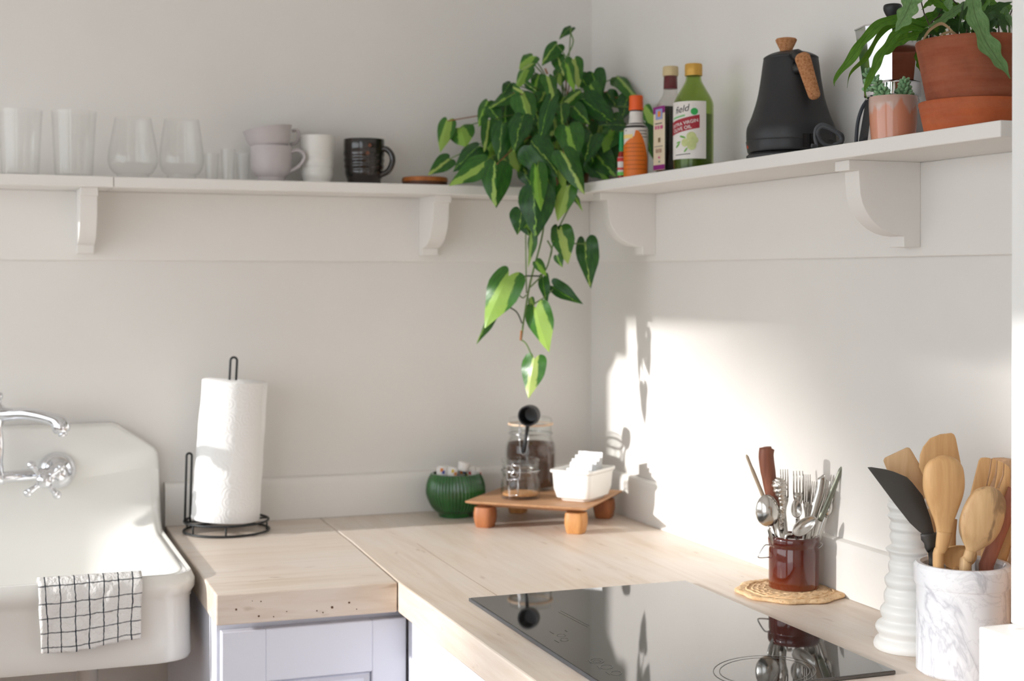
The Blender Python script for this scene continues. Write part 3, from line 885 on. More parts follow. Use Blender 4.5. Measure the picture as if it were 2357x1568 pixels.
mk('cap', lathe([(0, cap[0][1])] + cap + [(0, cap[-1][1])], P, 40, lambda a, r, z: r * (1 + .012 * math.cos(a * 30))), plain('tan_cap', (206, 184, 140), .5), vb, smooth=.7)
# label on the face that looks left
nl = Vector((math.cos(rot - PI / 2), math.sin(rot - PI / 2), 0)); tl = Vector((-nl.y, nl.x, 0))
def facelab(s0, s1, v0, v1, lift):
    c = Vector((P.x, P.y, 0)) + nl * (half + lift)
    return ([c + tl * half * s0 + Vector((0, 0, zrow(v1, P))), c + tl * half * s1 + Vector((0, 0, zrow(v1, P))), c + tl * half * s1 + Vector((0, 0, zrow(v0, P))), c + tl * half * s0 + Vector((0, 0, zrow(v0, P)))], [(0, 1, 2, 3)])
CREAM = plain('cream_label', (226, 210, 182), .7); PURP = plain('purple_label', (140, 36, 122), .6)
PINK = plain('pink_print', (206, 92, 138), .7)
fl = mk('paper_label', facelab(-.9, .9, 246, 392, .0006), CREAM, vb, smooth=False)
mk('purple_band', facelab(-.9, .9, 380, 391, .0011), PURP, fl, smooth=False)
mk('purple_band', facelab(-.9, .9, 246, 262, .0011), PURP, fl, smooth=False)
mk('blue_field', facelab(-.5, .55, 252, 276, .0015), plain('blue_print', (150, 160, 205), .7), fl, smooth=False)
mk('sun_print', facelab(-.15, .3, 257, 270, .0019), plain('orange_print', (226, 140, 60), .7), fl, smooth=False)
for v0, v1, s0, s1, mm in ((290, 298, -.6, -.35, PINK), (290, 298, -.2, .05, PINK), (290, 298, .2, .6, PINK), (284, 286, -.6, .5, M_INK), (318, 328, -.1, .2, plain('olive_print', (110, 90, 50), .7)), (337, 338.2, -.7, .6, M_INK), (343, 352, -.5, -.2, plain('tan_print', (180, 150, 130), .7)), (343, 352, -.1, .4, plain('tan_print', (180, 150, 130), .7)), (361, 365, -.1, .2, PINK), (371, 375, -.05, .2, plain('grey_green_print', (120, 140, 120), .7))):
    mk('print', facelab(s0, s1, v0, v1, .0015), mm, fl, smooth=False)
# olive oil
P = on_right(1596, -.086)
ob = thing('olive_oil_bottle', P, 'green glass olive oil bottle with gold cap and white label', 'bottle')
t = NT('green_glass').set(.05, 0, .5, 1.35, .95)
t.b.inputs['Base Color'].default_value = lin((150, 190, 70))
rows = [(391, 42), (388, 45.5), (300, 46), (252, 46), (240, 45.5), (228, 42), (210, 32), (195, 23), (186, 18.5), (180, 17.5), (172, 17)]
bo = rowsz(P, arc_rows(rows, 3)); bo[0] = (bo[0][0], 0)
inn = [(max(.002, r - .0025), max(.004, z)) for r, z in bo][::-1]
mk('glass', lathe([(0, 0)] + bo + inn + [(0, .004)], P, 48), thin_glass('green_bottle', (.73, .81, .50, 1), 1.4, edge=.5), ob, smooth=.9)
ol = [(max(.002, r - .003), max(.0045, z)) for r, z in bo if z < zrow(256, P) - P.z]
mk('oil', lathe([(0, .0045)] + ol + [(0, ol[-1][1])], P, 48), plain('oil_dark', (104, 118, 86), .1), ob, smooth=.8)
cap = rowsz(P, [(174, 20), (171, 20.5), (168, 19.8), (165, 20.3), (150, 20.3), (147, 18.8)])
mk('cap', lathe([(0, cap[0][1])] + cap + [(0, cap[-1][1])], P, 40, lambda a, r, z: r * (1 + .008 * math.cos(a * 36))), plain('gold_cap', (206, 160, 72), .38, .35), ob, smooth=.7)
RO = plen(46.1, P)
lab = mk('paper_label', patch(P, RO, -1.5, .66, zrow(368, P), zrow(237, P), 36, 2, .0005), plain('label_paper', (226, 220, 214), .55), ob)
M_DRED = plain('label_red', (158, 28, 46), .6); M_LGREEN = plain('label_green', (40, 160, 74), .6); M_WHT = plain('label_white', (240, 236, 232), .6)
def tiltpatch(a0, a1, v0, v1, tilt, dr, nu=18):
    c0 = (a0 + a1) / 2
    d = (CAM - Vector((P.x, P.y, CAM.z))).normalized(); b0 = math.atan2(d.y, d.x)
    def f(s, t_):
        a = a0 + (a1 - a0) * s
        z = zrow(v1, P) + (zrow(v0, P) - zrow(v1, P)) * t_ + math.tan(tilt) * (a - c0) * RO
        return (P.x + (RO + dr) * math.cos(b0 + a), P.y + (RO + dr) * math.sin(b0 + a), z)
    return grid(f, nu, 2)
mk('red_panel', tiltpatch(-1.5, .30, 276, 306, math.radians(11), .0009), M_DRED, lab)
for txt, a, v, sz in (('EXTRA VIRGIN', -.50, 290.5, .0082), ('OLIVE OIL', -.62, 303, .0088)):
    mk('lettering', wrap(text_mesh(txt, sz), P, RO, a, zrow(v, P), math.radians(11), .0014), M_WHT, lab, smooth=False)
mk('lettering', wrap(text_mesh('field', .017, .35), P, RO, -.62, zrow(262, P), math.radians(9), .0012), M_INK, lab, smooth=False)
d = [(.0062 * math.cos(2 * PI * k / 24), .0062 * math.sin(2 * PI * k / 24), 0) for k in range(24)]
mk('green_seal', wrap((d, [tuple(range(24))]), P, RO, .04, zrow(261, P), 0, .0016), M_LGREEN, lab, smooth=False)
mk('green_lettering', tiltpatch(-1.25, -.42, 270, 274, math.radians(9), .0010), plain('pale_green_print', (130, 190, 130), .7), lab)
M_OLV = plain('olive_print_green', (196, 204, 140), .7, var=.1, vs=90)
for a, v, rx, rz in ((-.42, 331, .0065, .0075), (-.10, 318, .0085, .0085), (-.08, 337, .008, .009), (.10, 326, .005, .006)):
    d = [(rx * math.cos(2 * PI * k / 20), rz * math.sin(2 * PI * k / 20), 0) for k in range(20)]
    mk('olive_print', wrap((d, [tuple(range(20))]), P, RO, a, zrow(v, P), 0, .0012 + .0003 * (a + .5)), M_OLV, lab, smooth=False)
for a, v, rx, tl_ in ((-.85, 337, .006, .7), (-.55, 318, .006, -.3), (-.38, 348, .005, .9), (-.8, 330, .005, .2)):
    d = [(rx * math.cos(2 * PI * k / 14), rx * .3 * math.sin(2 * PI * k / 14), 0) for k in range(14)]
    mk('leaf_print', wrap((d, [tuple(range(14))]), P, RO, a, zrow(v, P), tl_, .0011), plain('leaf_print_green', (110, 170, 70), .7), lab, smooth=False)
mk('print_line', tiltpatch(-1.0, -.15, 357, 358.6, math.radians(3), .001), M_INK, lab)
# little black lid left on the shelf
P = on_right(1664, -.045)
sl = mk('jar_lid', lathe([(0, 0), (.017, 0), (.0175, .001), (.0175, .007), (.016, .008), (0, .008)], P, 32), M_BLACK, loc=P, smooth=.45)
tag(sl, 'small flat black lid lying on the shelf between oil bottle and kettle', 'lid')

# ================================================================== KETTLE
M_KET = plain('matt_black_steel', (38, 38, 40), .42, .2, bump=.03, bs=300)
def cork():
    t = NT('cork').set(.85, 0, .2); co = t.coord(); f = t.noise(co, 260, 3, .7)
    t.l(t.ramp(f, [(.35, lin((150, 98, 62))), (.5, lin((182, 128, 88))), (.7, lin((196, 146, 104)))]), t.b.inputs['Base Color']); t.bump(f, .2); return t.m
M_CORK = cork()
P = on_right(1820, -.077)
kt = thing('electric_kettle', P, 'matt black electric kettle with cork lid knob and cork handle', 'kettle')
rows = arc_rows([(351, 97), (347, 99), (328, 102), (326, 102.5), (324, 101), (312, 101.5), (293, 100), (268, 89.5), (228, 77), (190, 70), (150, 64.5), (137, 62.5)], 3)
bo = rowsz(P, rows)
mk('body', lathe([(0, bo[0][1])] + bo + [(0, bo[-1][1])], P, 64), M_KET, kt, smooth=.9)
bs = rowsz(P, [(372, 101), (358, 101), (354, 96), (352, 90)])
bs[0] = (bs[0][0], 0)
mk('power_base', lathe([(0, 0)] + bs + [(0, bs[-1][1])], P, 64), plain('base_black', (44, 44, 45), .55), kt, smooth=.45)
li = rowsz(P, arc_rows([(138, 61), (135, 62.5), (131, 61), (124, 48), (119, 30), (117.5, 8)], 3))
mk('lid', lathe([(0, li[0][1])] + li + [(0, li[-1][1])], P, 64), M_KET, kt, smooth=.9)
PK = P + RIGHT0 * plen(-11, P)
kn = rowsz(P, [(119, 13.5), (112, 15), (95, 23.5), (91, 24.5), (88, 22), (86, 12)])
mk('lid_knob', lathe([(0, kn[0][1])] + kn + [(0, kn[-1][1])], PK, 40), M_CORK, kt, smooth=.8)
dh = depth(P) - plen(92, P)
def capsule(p0, p1, r0, r1, sq=.62, n=10):
    p0, p1 = Vector(p0), Vector(p1); ax = (p1 - p0).normalized()
    side = ax.cross(FWD).normalized(); fw = side.cross(ax).normalized()
    L = (p1 - p0).length; V, Fc = [], []; st = []
    for k in range(n + 1):
        a = -PI / 2 + PI / 2 * k / n; st.append((r0 * math.sin(a) * .8, r0 * math.cos(a)))
    for k in range(n + 1):
        a = PI / 2 * k / n; st.append((L + r1 * math.sin(a) * .8, r1 * math.cos(a)))
    seg = 20
    for t_, r in st:
        for k in range(seg):
            a = 2 * PI * k / seg
            V.append(p0 + ax * t_ + side * max(r, 1e-4) * math.cos(a) + fw * max(r, 1e-4) * sq * math.sin(a))
    for i in range(len(st) - 1):
        for k in range(seg):
            k2 = (k + 1) % seg; Fc.append((i * seg + k, i * seg + k2, (i + 1) * seg + k2, (i + 1) * seg + k))
    return V, Fc
h0, h1 = atd(1848, 135, dh), atd(1874, 218, dh - .002)
mk('handle_grip', capsule(h0, h1, plen(18.5, h0), plen(14.5, h0)), M_CORK, kt)
q = atd(1838, 124, depth(P) - plen(40, P))
mk('handle_bracket', join(tube([atd(1822, 128, depth(P) - plen(45, P)), atd(1836, 126, dh + .012), atd(1845, 132, dh + .002)], [.009, .009, .008], 10),
   tube([atd(1832, 150, depth(P) - plen(45, P)), atd(1836, 158, dh + .014), atd(1854, 160, dh + .003)], [.010, .009, .007], 10)), M_BLACK, kt)
mk('spout', tube(spline([P + FWD * .05 + Vector((0, 0, .03)), P + FWD * .085 + Vector((0, 0, .06)), P + FWD * .09 + Vector((-.01, 0, .10)), P + FWD * .12 + Vector((-.025, 0, .135))], 6), .007, 12), M_KET, kt)
mk('switch', ellipsoid(atd(1723, 338, depth(P) - .004), RIGHT0 * .0025, FWD * .004, Vector((0, 0, .004))), plain('red_switch', (196, 66, 30), .4), kt)
# power cord curled up in front of the kettle
dcd = depth(onx(1904, 330, -.128))
pts = [(1868, 352), (1880, 345), (1876, 318), (1878, 298), (1890, 287), (1906, 291), (1926, 303), (1938, 312), (1938, 326), (1926, 336), (1906, 338), (1888, 324), (1882, 304), (1892, 292), (1910, 296), (1932, 310), (1936, 324), (1918, 337)]
pp = []
for i, (u, v) in enumerate(pts):
    p = atd(u, v, dcd + .004 * math.sin(i * .7) - .0025 * (i > 11)); p.z = max(p.z, ZT + .004); pp.append(p)
mk('power_cord', tube(spline(pp, 6), .0029, 10), plain('cord_grey', (60, 62, 66), .5), kt)
mk('base_window', patch(P, plen(101.8, P), .26, .95, zrow(346, P), zrow(316, P), 10, 2, .0008), plain('gloss_black', (10, 10, 11), .1), kt)

# dark cable running down the wall side, behind the little pot
dcb = depth(onx(1985, 300, -.05))
cbl = [atd(1998, 228, dcb), atd(1985, 248, dcb), atd(1976, 275, dcb), atd(1972, 305, dcb), atd(1971, 330, dcb), atd(1975, 345, dcb), atd(2000, 352, dcb)]
for p in cbl: p.z = max(p.z, ZT + .005)
cbo = mk('power_cable', tube(spline(cbl, 5), .0028, 10), plain('cable_blue_black', (44, 48, 56), .4), loc=cbl[-1])
tag(cbo, 'dark power cable arching down behind the small succulent pot', 'cable')

# ================================================================== MOKA POT
P = on_right(2054, -.062)
mo = thing('moka_pot', P, 'faceted chrome moka coffee pot with black knob behind the succulent', 'coffee pot')
up = rowsz(P, [(190, 66), (160, 70), (66, 84)])
ang = math.radians(9)
def octo(prof):
    V, Fc = lathe(prof, (0, 0, 0), 8); R = Matrix.Rotation(ang, 4, 'Z'); return [P + R @ v for v in V], Fc
mk('upper_chamber', octo([(0, up[0][1])] + up + [(0, up[-1][1])]), M_CHROME, mo, smooth=False)
li = rowsz(P, [(66, 86), (63, 86), (54, 55), (47, 22), (44, 10)])
mk('lid', octo([(0, li[0][1])] + li + [(0, li[-1][1])]), M_CHROME, mo, smooth=False)
kn = rowsz(P, arc_rows([(46, 8), (40, 10), (34, 15), (22, 20.5), (14, 21), (9, 18), (7.5, 6)], 3))
mk('lid_knob', lathe([(0, kn[0][1])] + kn + [(0, kn[-1][1])], P, 36), M_BLACK, mo, smooth=.9)
rg = rowsz(P, [(224, 61), (221, 64), (195, 64), (191, 62), (189, 58)])
mk('collar', lathe([(0, rg[0][1])] + rg + [(0, rg[-1][1])], P, 48), M_CHROME, mo, smooth=.45)
bl = rowsz(P, [(335, 77), (325, 76), (228, 60), (224, 56)]); bl[0] = (bl[0][0], 0)
mk('boiler', octo([(0, 0)] + bl + [(0, bl[-1][1])]), M_CHROME, mo, smooth=False)
hp = [atd(2100, 72, depth(P)), atd(2124, 68, depth(P) + .01), atd(2136, 82, depth(P) + .012), atd(2134, 130, depth(P) + .012), atd(2130, 170, depth(P) + .01)]
mk('pot_handle', tube(spline(hp, 5), [.006] * 6 + [.008] * 15, 12), M_BLACK, mo)
mk('hinge', tube([atd(2100, 58, depth(P)), atd(2112, 62, depth(P))], .006, 10), M_CHROME, mo)

# ================================================================== CORNER: BOWL, STAND, JARS
P = Vector((-.345, -.088, .9003))
def gglaze():
    t = NT('green_glaze').set(.08, 0, .6, coat=.4); co = t.coord(); f = t.noise(co, 18, 3)
    t.l(t.ramp(f, [(.3, lin((14, 66, 26))), (.7, lin((34, 104, 40)))]), t.b.inputs['Base Color']); return t.m
rows = arc_rows([(1192, 37), (1188, 39), (1180, 42), (1165, 55), (1140, 66), (1120, 66.5), (1103, 62.5), (1092, 57), (1089, 56)], 4)
pr = [(plen(h, P), max(0, zrow(v, P) - P.z)) for v, h in rows]; pr[0] = (pr[0][0], 0)
bw = mk('ribbed_bowl', lathe(wall_prof(pr, .004, .006), P, 288, lambda a, r, z: r * (1 + (.028 * abs(math.sin(a * 24)) if r > plen(43, P) and z > .01 and z < pr[-2][1] else 0))), gglaze(), loc=P, smooth=.9)
tag(bw, 'round glossy green ribbed bowl filled with small wrapped sweets beside the stand', 'bowl')
random.seed(21)
M_WRAP = plain('white_wrapper', (236, 232, 228), .5); 
WC = [plain('print_red', (190, 50, 40), .5), plain('print_blue', (60, 80, 160), .5), plain('print_orange', (220, 130, 40), .5), plain('print_yellow', (220, 190, 80), .5)]
pods = [(1067, 1080, .0125, -.01, 'upright white cap-shaped sweet, highest in the green bowl'), (1018, 1092, .0135, -.006, 'white sweet with an orange print at the left of the green bowl'), (1042, 1094, .0125, -.012, 'white sweet with a red and blue print in the middle of the green bowl'), (1085, 1092, .0115, .004, 'white sweet with a blue print at the right of the green bowl'), (1100, 1093, .0095, .010, 'small sweet with orange print at the right rim of the green bowl'), (1058, 1096, .011, .012, 'white sweet lying at the back of the green bowl'), (1030, 1090, .011, .020, 'white sweet half hidden at the back left of the green bowl')]
for k, (u, v, s, dd, lb) in enumerate(pods):
    c = atd(u, v - 5, depth(P) + dd)
    R = Matrix.Rotation(random.uniform(-.4, .4), 4, 'X') @ Matrix.Rotation(random.uniform(-.6, .6), 4, 'Y') if k else Matrix.Rotation(.25, 4, 'Y')
    pf = [(0, -.7), (.75, -.7), (.85, -.6), (.95, .5), (1, .55), (1, .7), (.9, .78), (0, .8)]
    vf = lathe([(r * s, z * s) for r, z in pf], seg=20)
    root = thing('wrapped_sweet', c, lb, 'sweet', 'sweets in the green bowl')
    mk('wrapper', xform(vf, Matrix.Translation(c) @ R), M_WRAP, root, smooth=.45)
    if k:
        for j in range(2):
            a = random.uniform(-1.0, 1.0); bz = math.atan2(-FWD.y, -FWD.x) + a
            q = [Vector((math.cos(bz + e * .22) * s * 1.0, math.sin(bz + e * .22) * s * 1.0, h * s)) for e, h in ((-1, -.45 + .3 * j), (1, -.45 + .3 * j), (1, .1 + .3 * j), (-1, .1 + .3 * j))]
            mk('print', xform((q, [(0, 1, 2, 3)]), Matrix.Translation(c) @ R), WC[(k + j) % 4], root, smooth=False)
# stand
FLt, FRt, BRt = onz(1117, 1213, .9), onz(1326, 1227, .9), onz(1388, 1192, .9)
e1 = (FRt - FLt); e1.z = 0; e1.normalize(); e2 = Vector((-e1.y, e1.x, 0))
L1 = (FRt - FLt).length; L2 = (BRt - FRt).dot(e2)
ST = thing('wooden_stand', (FLt + BRt) / 2, 'small square wooden serving stand on four stubby feet in the corner', 'stand')
M_STAND = wood('stand_wood', (172, 126, 90), (198, 154, 116), .55, (4, 28, 28), 3, (0, 0, .72)); M_FOOT = wood('foot_wood', (182, 124, 72), (214, 158, 100), .5, (22, 22, 3), 3)
M_FOOT2 = wood('foot_wood_red', (140, 84, 50), (176, 112, 70), .5, (22, 22, 3), 3)
ZTOP = .9545
def stand_pt(a, b, z): return Vector((FLt.x, FLt.y, 0)) + e1 * a + e2 * b + Vector((0, 0, z))
def board():
    V = []
    for m_, z in ((-.010, .9405), (.022, ZTOP - .004), (.0235, ZTOP - .001), (.022, ZTOP)):
        V += [stand_pt(-m_ - .008, -m_ - .008, z), stand_pt(L1 + m_ + .008, -m_ - .008, z), stand_pt(L1 + m_ + .008, L2 + m_ + .008, z), stand_pt(-m_ - .008, L2 + m_ + .008, z)]
    Fc = [(r * 4 + k, r * 4 + (k + 1) % 4, r * 4 + 4 + (k + 1) % 4, r * 4 + 4 + k) for r in range(3) for k in range(4)]
    return V, Fc + [(3, 2, 1, 0), (12, 13, 14, 15)]
mk('stand_top', board(), M_STAND, ST, smooth=False)
for a, b, mt in ((0, 0, M_FOOT2), (L1, 0, M_FOOT), (L1, L2, M_FOOT2), (0, L2, M_FOOT)):
    c = stand_pt(a, b, 0)
    mk('foot', loft([(.9003, .0155, 5), (.904, .0175, 4.5), (.918, .0205, 4), (.930, .0205, 4), (.9403, .0185, 5)], c, math.atan2(e1.y, e1.x), 32), mt, ST, smooth=.8)

# clip-top jars
M_STEEL = plain('steel_wire', (190, 190, 192), .2, 1)
M_RUB = plain('rubber_seal', (226, 196, 168), .6)
def jar(P, rows, lidrows, content_v, cmat, label, cat, lidded, cname, clabel):
    J = thing('clip_jar', P, label, cat, 'glass jars on the stand')
    pr = [(plen(h, P), max(0, zrow(v, P) - P.z)) for v, h in arc_rows(rows, 3)]; pr[0] = (pr[0][0], 0)
    vp = wall_prof(pr, .0028, .006)
    mk('jar_body', lathe(vp, P, 56), M_GLASS2, J, smooth=.9)
    top = zrow(content_v, P) - P.z
    ins = [(r - .0034, max(z, .0066)) for r, z in pr if z < top]
    ins.append((ins[-1][0], top))
    co = mk(cname, lathe([(0, .0066)] + ins + [(ins[-1][0] * .6, top + .002), (0, top + .003)], P, 48), cmat, loc=P, smooth=.8)
    tag(co, clabel, cname.replace('_', ' '), None, 'stuff')
    return J, pr
def grounds(name, c1, c2, s):
    t = NT(name).set(.9, 0, .1); f = t.noise(t.coord(), s, 3, .7)
    t.l(t.ramp(f, [(.35, lin(c1)), (.65, lin(c2))]), t.b.inputs['Base Color']); t.bump(f, .4); return t.m
uj = onz(1221, 1124, ZTOP); PJ = Vector((uj.x, uj.y, ZTOP + .0003))
J, prj = jar(PJ, [(1136, 52), (1131, 57), (1115, 58.5), (1045, 58.5), (1022, 56), (1012, 51), (1003, 48), (992, 48.5), (978, 48)], None, 1019, grounds('ground_coffee', (62, 38, 26), (96, 62, 44), 240),
    'large clip-top glass jar of ground coffee at the back of the stand', 'jar', True, 'ground_coffee', 'brown ground coffee filling the large clip-top jar')
zz = lambda v, P: zrow(v, P) - P.z
mk('seal', lathe([(plen(46, PJ), zz(978, PJ) + .0002), (plen(52, PJ), zz(978, PJ) + .0002), (plen(52.5, PJ), zz(975, PJ)), (plen(52, PJ), zz(973.5, PJ)), (plen(46, PJ), zz(973.5, PJ)), (plen(46, PJ), zz(978, PJ) + .0002)], PJ, 48), M_RUB, J)
mk('jar_lid', lathe([(0, zz(973, PJ)), (plen(49, PJ), zz(973, PJ)), (plen(50, PJ), zz(970, PJ)), (plen(49, PJ), zz(963, PJ)), (plen(44, PJ), zz(960, PJ)), (0, zz(961, PJ))], PJ, 48), M_GLASS2, J, smooth=.7)
mk('neck_wire', ring(Vector((PJ.x, PJ.y, zrow(997, PJ))), plen(50, PJ), .0011), M_STEEL, J)
def face_pt(P, u, v, r):      # on the camera side of a round thing of radius r px
    h = u
    d0 = depth(P); dx = (u - (CX + F * (P - CAM).dot(RIGHT0) / d0))
    return atd(u, v, d0 - plen(math.sqrt(max(0, r * r - dx * dx)), P))
wire = [(1196, 985, 51), (1194, 1000, 52), (1196, 1014, 54), (1197, 1030, 59.5), (1200, 1044, 61), (1205, 1047, 61), (1211, 1042, 61), (1214, 1026, 60), (1216, 1012, 55), (1216, 992, 52)]
mk('bail', tube(spline([face_pt(PJ, u, v, r) for u, v, r in wire], 4), .0011, 6), M_STEEL, J)
mk('clasp', tube(spline([face_pt(PJ, u, v, 53) for u, v in ((1198, 972), (1195, 982), (1199, 992), (1196, 1004), (1201, 1010))], 4), .0013, 6), M_STEEL, J)
# scoop hooked to the jar
dS = depth(PJ) - plen(66, PJ)
hb = atd(1219, 956, dS - .004)
SCP = thing('coffee_scoop', atd(1207, 1046, dS), 'black plastic coffee scoop hooked on the front of the large jar', 'scoop')
M_SCOOP = plain('scoop_black', (26, 26, 28), .35)
ax = (-FWD * .93 - RIGHT0 * .33 + Vector((0, 0, -.08))).normalized()
mk('scoop_bowl', axis_lathe([(0, -.018), (.012, -.018), (.019, -.014), (.0215, -.004), (.0215, .012), (.0185, .012), (.0175, -.003), (.014, -.012), (0, -.014)], hb, ax, 40), M_SCOOP, SCP, smooth=.8)
mk('scoop_handle', tube(spline([hb + Vector((-.004, 0, -.019)), atd(1213, 992, dS + .002), atd(1208, 1022, dS + .003), atd(1203, 1042, dS + .004)], 5), [.004] * 6 + [.0038] * 5 + [.0042] * 5, 10), M_SCOOP, SCP)
# small jar
uj = onz(1198, 1146, ZTOP); PS = Vector((uj.x, uj.y, ZTOP + .0003))
J2, pr2 = jar(PS, [(1159, 38), (1155, 43), (1140, 45), (1118, 45.5), (1104, 43.5), (1094, 41), (1086, 43.5), (1079, 41.5), (1070, 43), (1064, 43)], None, 1133, grounds('brown_sugar', (168, 118, 76), (206, 156, 108), 260),
    'small clip-top glass jar with brown sugar at the front of the stand', 'jar', True, 'brown_sugar', 'light brown sugar at the bottom of the small clip-top jar')
mk('jar_lid', lathe([(0, zz(1063, PS)), (plen(43, PS), zz(1063, PS)), (plen(44.5, PS), zz(1061, PS)), (plen(44, PS), zz(1056, PS)), (plen(40, PS), zz(1054, PS)), (plen(38, PS), zz(1057, PS)), (0, zz(1057, PS))], PS, 48), M_GLASS2, J2, smooth=.7)
mk('neck_wire', ring(Vector((PS.x, PS.y, zrow(1082, PS))), plen(44.5, PS), .001), M_STEEL, J2)
sq = lambda u0, u1, v0, v1, r: [face_pt(PS, u, v, r) for u, v in ((u0, v0), (u1, v0), (u1 + 1, (v0 + v1) / 2), (u1, v1), (u0, v1), (u0 - 1, (v0 + v1) / 2))]
mk('bail', tube(sq(1168, 1196, 1072, 1105, 47.5), .001, 6, closed=True), M_STEEL, J2)
mk('bail', tube(sq(1172, 1192, 1104, 1141, 48.5), .001, 6, closed=True), M_STEEL, J2)
mk('clasp', tube(spline([face_pt(PS, u, v, 46.5) for u, v in ((1182, 1066), (1178, 1076), (1184, 1084), (1176, 1094), (1186, 1098))], 4), .0014, 6), M_STEEL, J2)
# white dish of tea bags
DA = onz(1283, 1152, ZTOP); DB = onz(1353, 1158, ZTOP)
ex = (DB - DA); ex.z = 0; ex.normalize(); ey = Vector((-ex.y, ex.x, 0))
Wd = (DB - DA).length; Ld = .092
cD = (DA + DB) / 2 + ey * Ld / 2; cD.z = ZTOP + .0003
def rrect(cx, hw, hl, rad, z, n=5):
    pts = []
    for sx, sy, a0 in ((1, 1, 0), (-1, 1, 90), (-1, -1, 180), (1, -1, 270)):
        for k in range(n + 1):
            a = math.radians(a0 + 90 * k / n)
            x = sx * (hw - rad) + rad * math.cos(a); y = sy * (hl - rad) + rad * math.sin(a)
            pts.append(cx + ex * x + ey * y + Vector((0, 0, z)))
    return pts
def dish():
    hw, hl = Wd / 2, Ld / 2
    lev = [(-.004, .0, .012), (-.002, .0045, .012), (.004, .0065, .012), (.0085, .024, .012), (.0105, .054, .012), (.0125, .055, .013), (.0145, .0575, .013), (.014, .062, .013), (.011, .0625, .012), (.0085, .060, .011), (.006, .03, .010), (.0, .012, .01)]
    V, Fc = [], []
    n = 24
    for d_, z, rd in lev: V += rrect(cD, hw + d_, hl + d_, rd, z)
    for i in range(len(lev) - 1):
        for k in range(n): Fc.append((i * n + k, i * n + (k + 1) % n, (i + 1) * n + (k + 1) % n, (i + 1) * n + k))
    Fc.append(tuple(range(n))[::-1]); Fc.append(tuple((len(lev) - 1) * n + k for k in range(n)))
    return V, Fc
M_DISH = plain('dish_white', (240, 238, 233), .18, spec=.5, coat=.2)
ds = mk('loaf_dish', dish(), M_DISH, loc=cD, smooth=.9)
tag(ds, 'small white rectangular ceramic dish holding tea sachets on the stand', 'dish')
random.seed(9)
M_SACH = plain('sachet_white', (242, 241, 240), .35, bump=.3, bs=60); M_SACH2 = plain('sachet_gloss', (232, 234, 236), .15, bump=.5, bs=90)
for k, (ty, top, lbl, mm) in enumerate(((-.030, .062, 'white tea sachet at the front of the white dish', M_SACH), (-.014, .073, 'shiny tea sachet, second from the front in the white dish', M_SACH2), (.0, .078, 'shiny white tea sachet in the middle of the white dish', M_SACH2), (.014, .084, 'white tea sachet, second from the back in the white dish', M_SACH), (.029, .090, 'tallest white tea sachet at the back of the white dish', M_SACH))):
    hw = .024 + .003 * (k > 1)
    def f(s, t_):
        x = (s - .5) * 2 * hw; z = .014 + (top - .014) * t_
        pu = .004 * math.sin(PI * s) * math.sin(PI * t_) + .001 * math.sin(9 * s + k)
        return cD + ex * x + ey * (ty + .006 * t_ - pu) + Vector((0, 0, z))
    def f2(s, t_):
        x = (s - .5) * 2 * hw; z = .014 + (top - .014) * t_
        return cD + ex * x + ey * (ty + .006 * t_ + .003 * math.sin(PI * s) * math.sin(PI * t_) + .0003) + Vector((0, 0, z))
    o = mk('tea_sachet', join(grid(f, 12, 10), grid(f2, 12, 10)), mm, loc=cD + ey * ty + Vector((0, 0, .014)))
    tag(o, lbl, 'sachet', 'sachets in the white dish')

# ================================================================== CUTLERY CROCK
cc = onz(1827, 1352, .9); CR = Vector((-.0835, -.963, .9085))
cu = onz(1827, 1350, .9085)
CR = Vector((cu.x, cu.y, .9085))
if CR.x > -.062: CR = CR + Vector((-.062 - CR.x, 0, 0))
def raffia():
    t = NT('raffia').set(.85, 0, .2); co = t.coord('Object')
    vo = t.n('ShaderNodeTexVoronoi'); vo.inputs['Scale'].default_value = 130; t.l(co, vo.inputs['Vector'])
    f = t.noise(co, 120, 3)
    c0 = t.ramp(f, [(.3, lin((214, 174, 130))), (.7, lin((238, 208, 168)))])
    hole = t.ramp(vo.outputs['Distance'], [(.12, (1, 1, 1, 1)), (.25, (0, 0, 0, 1))])
    t.l(t.mix(t.math('MULTIPLY', hole, .5), c0, lin((140, 96, 62))), t.b.inputs['Base Color']); t.bump(vo.outputs['Distance'], .5, .002); return t.m
M_RAF = raffia()
DC = Vector((CR.x - .012, CR.y - .008, .9003))
do = thing('raffia_mat', DC, 'round scalloped raffia mat under the brown crock', 'mat')
def doily():
    prof = [(0, 0), (.03, 0), (.060, 0), (.080, 0), (.084, .002), (.084, .005), (.079, .0072), (.066, .0055), (.054, .0074), (.03, .0074), (0, .0074)]
    def rf(a, r, z):
        if r < .05: return r
        return r * (1 + .035 * math.cos(a * 9 + .5) * (r / .084) ** 3)
    V, Fc = lathe(prof, DC, 108, rf)
    for v in V:
        v.x = min(v.x, -.0165)
        v.z += .0006 * math.sin(v.x * 700) * math.sin(v.y * 640) if v.z > DC.z + .004 else 0
    return V, Fc
mk('woven_disc', doily(), M_RAF, do)
for rr in (.040, .050, .058, .067):
    pts = []
    for k in range(72):
        a = 2 * PI * k / 72
        pts.append(Vector((min(DC.x + rr * math.cos(a) * (1 + .02 * math.cos(a * 9)), -.019), DC.y + rr * math.sin(a) * (1 + .02 * math.cos(a * 9)), DC.z + .0064 + .0008 * math.sin(a * 18 + rr * 900))))
    mk('coil', tube(pts, .0017, 6, closed=True), M_RAF, do)
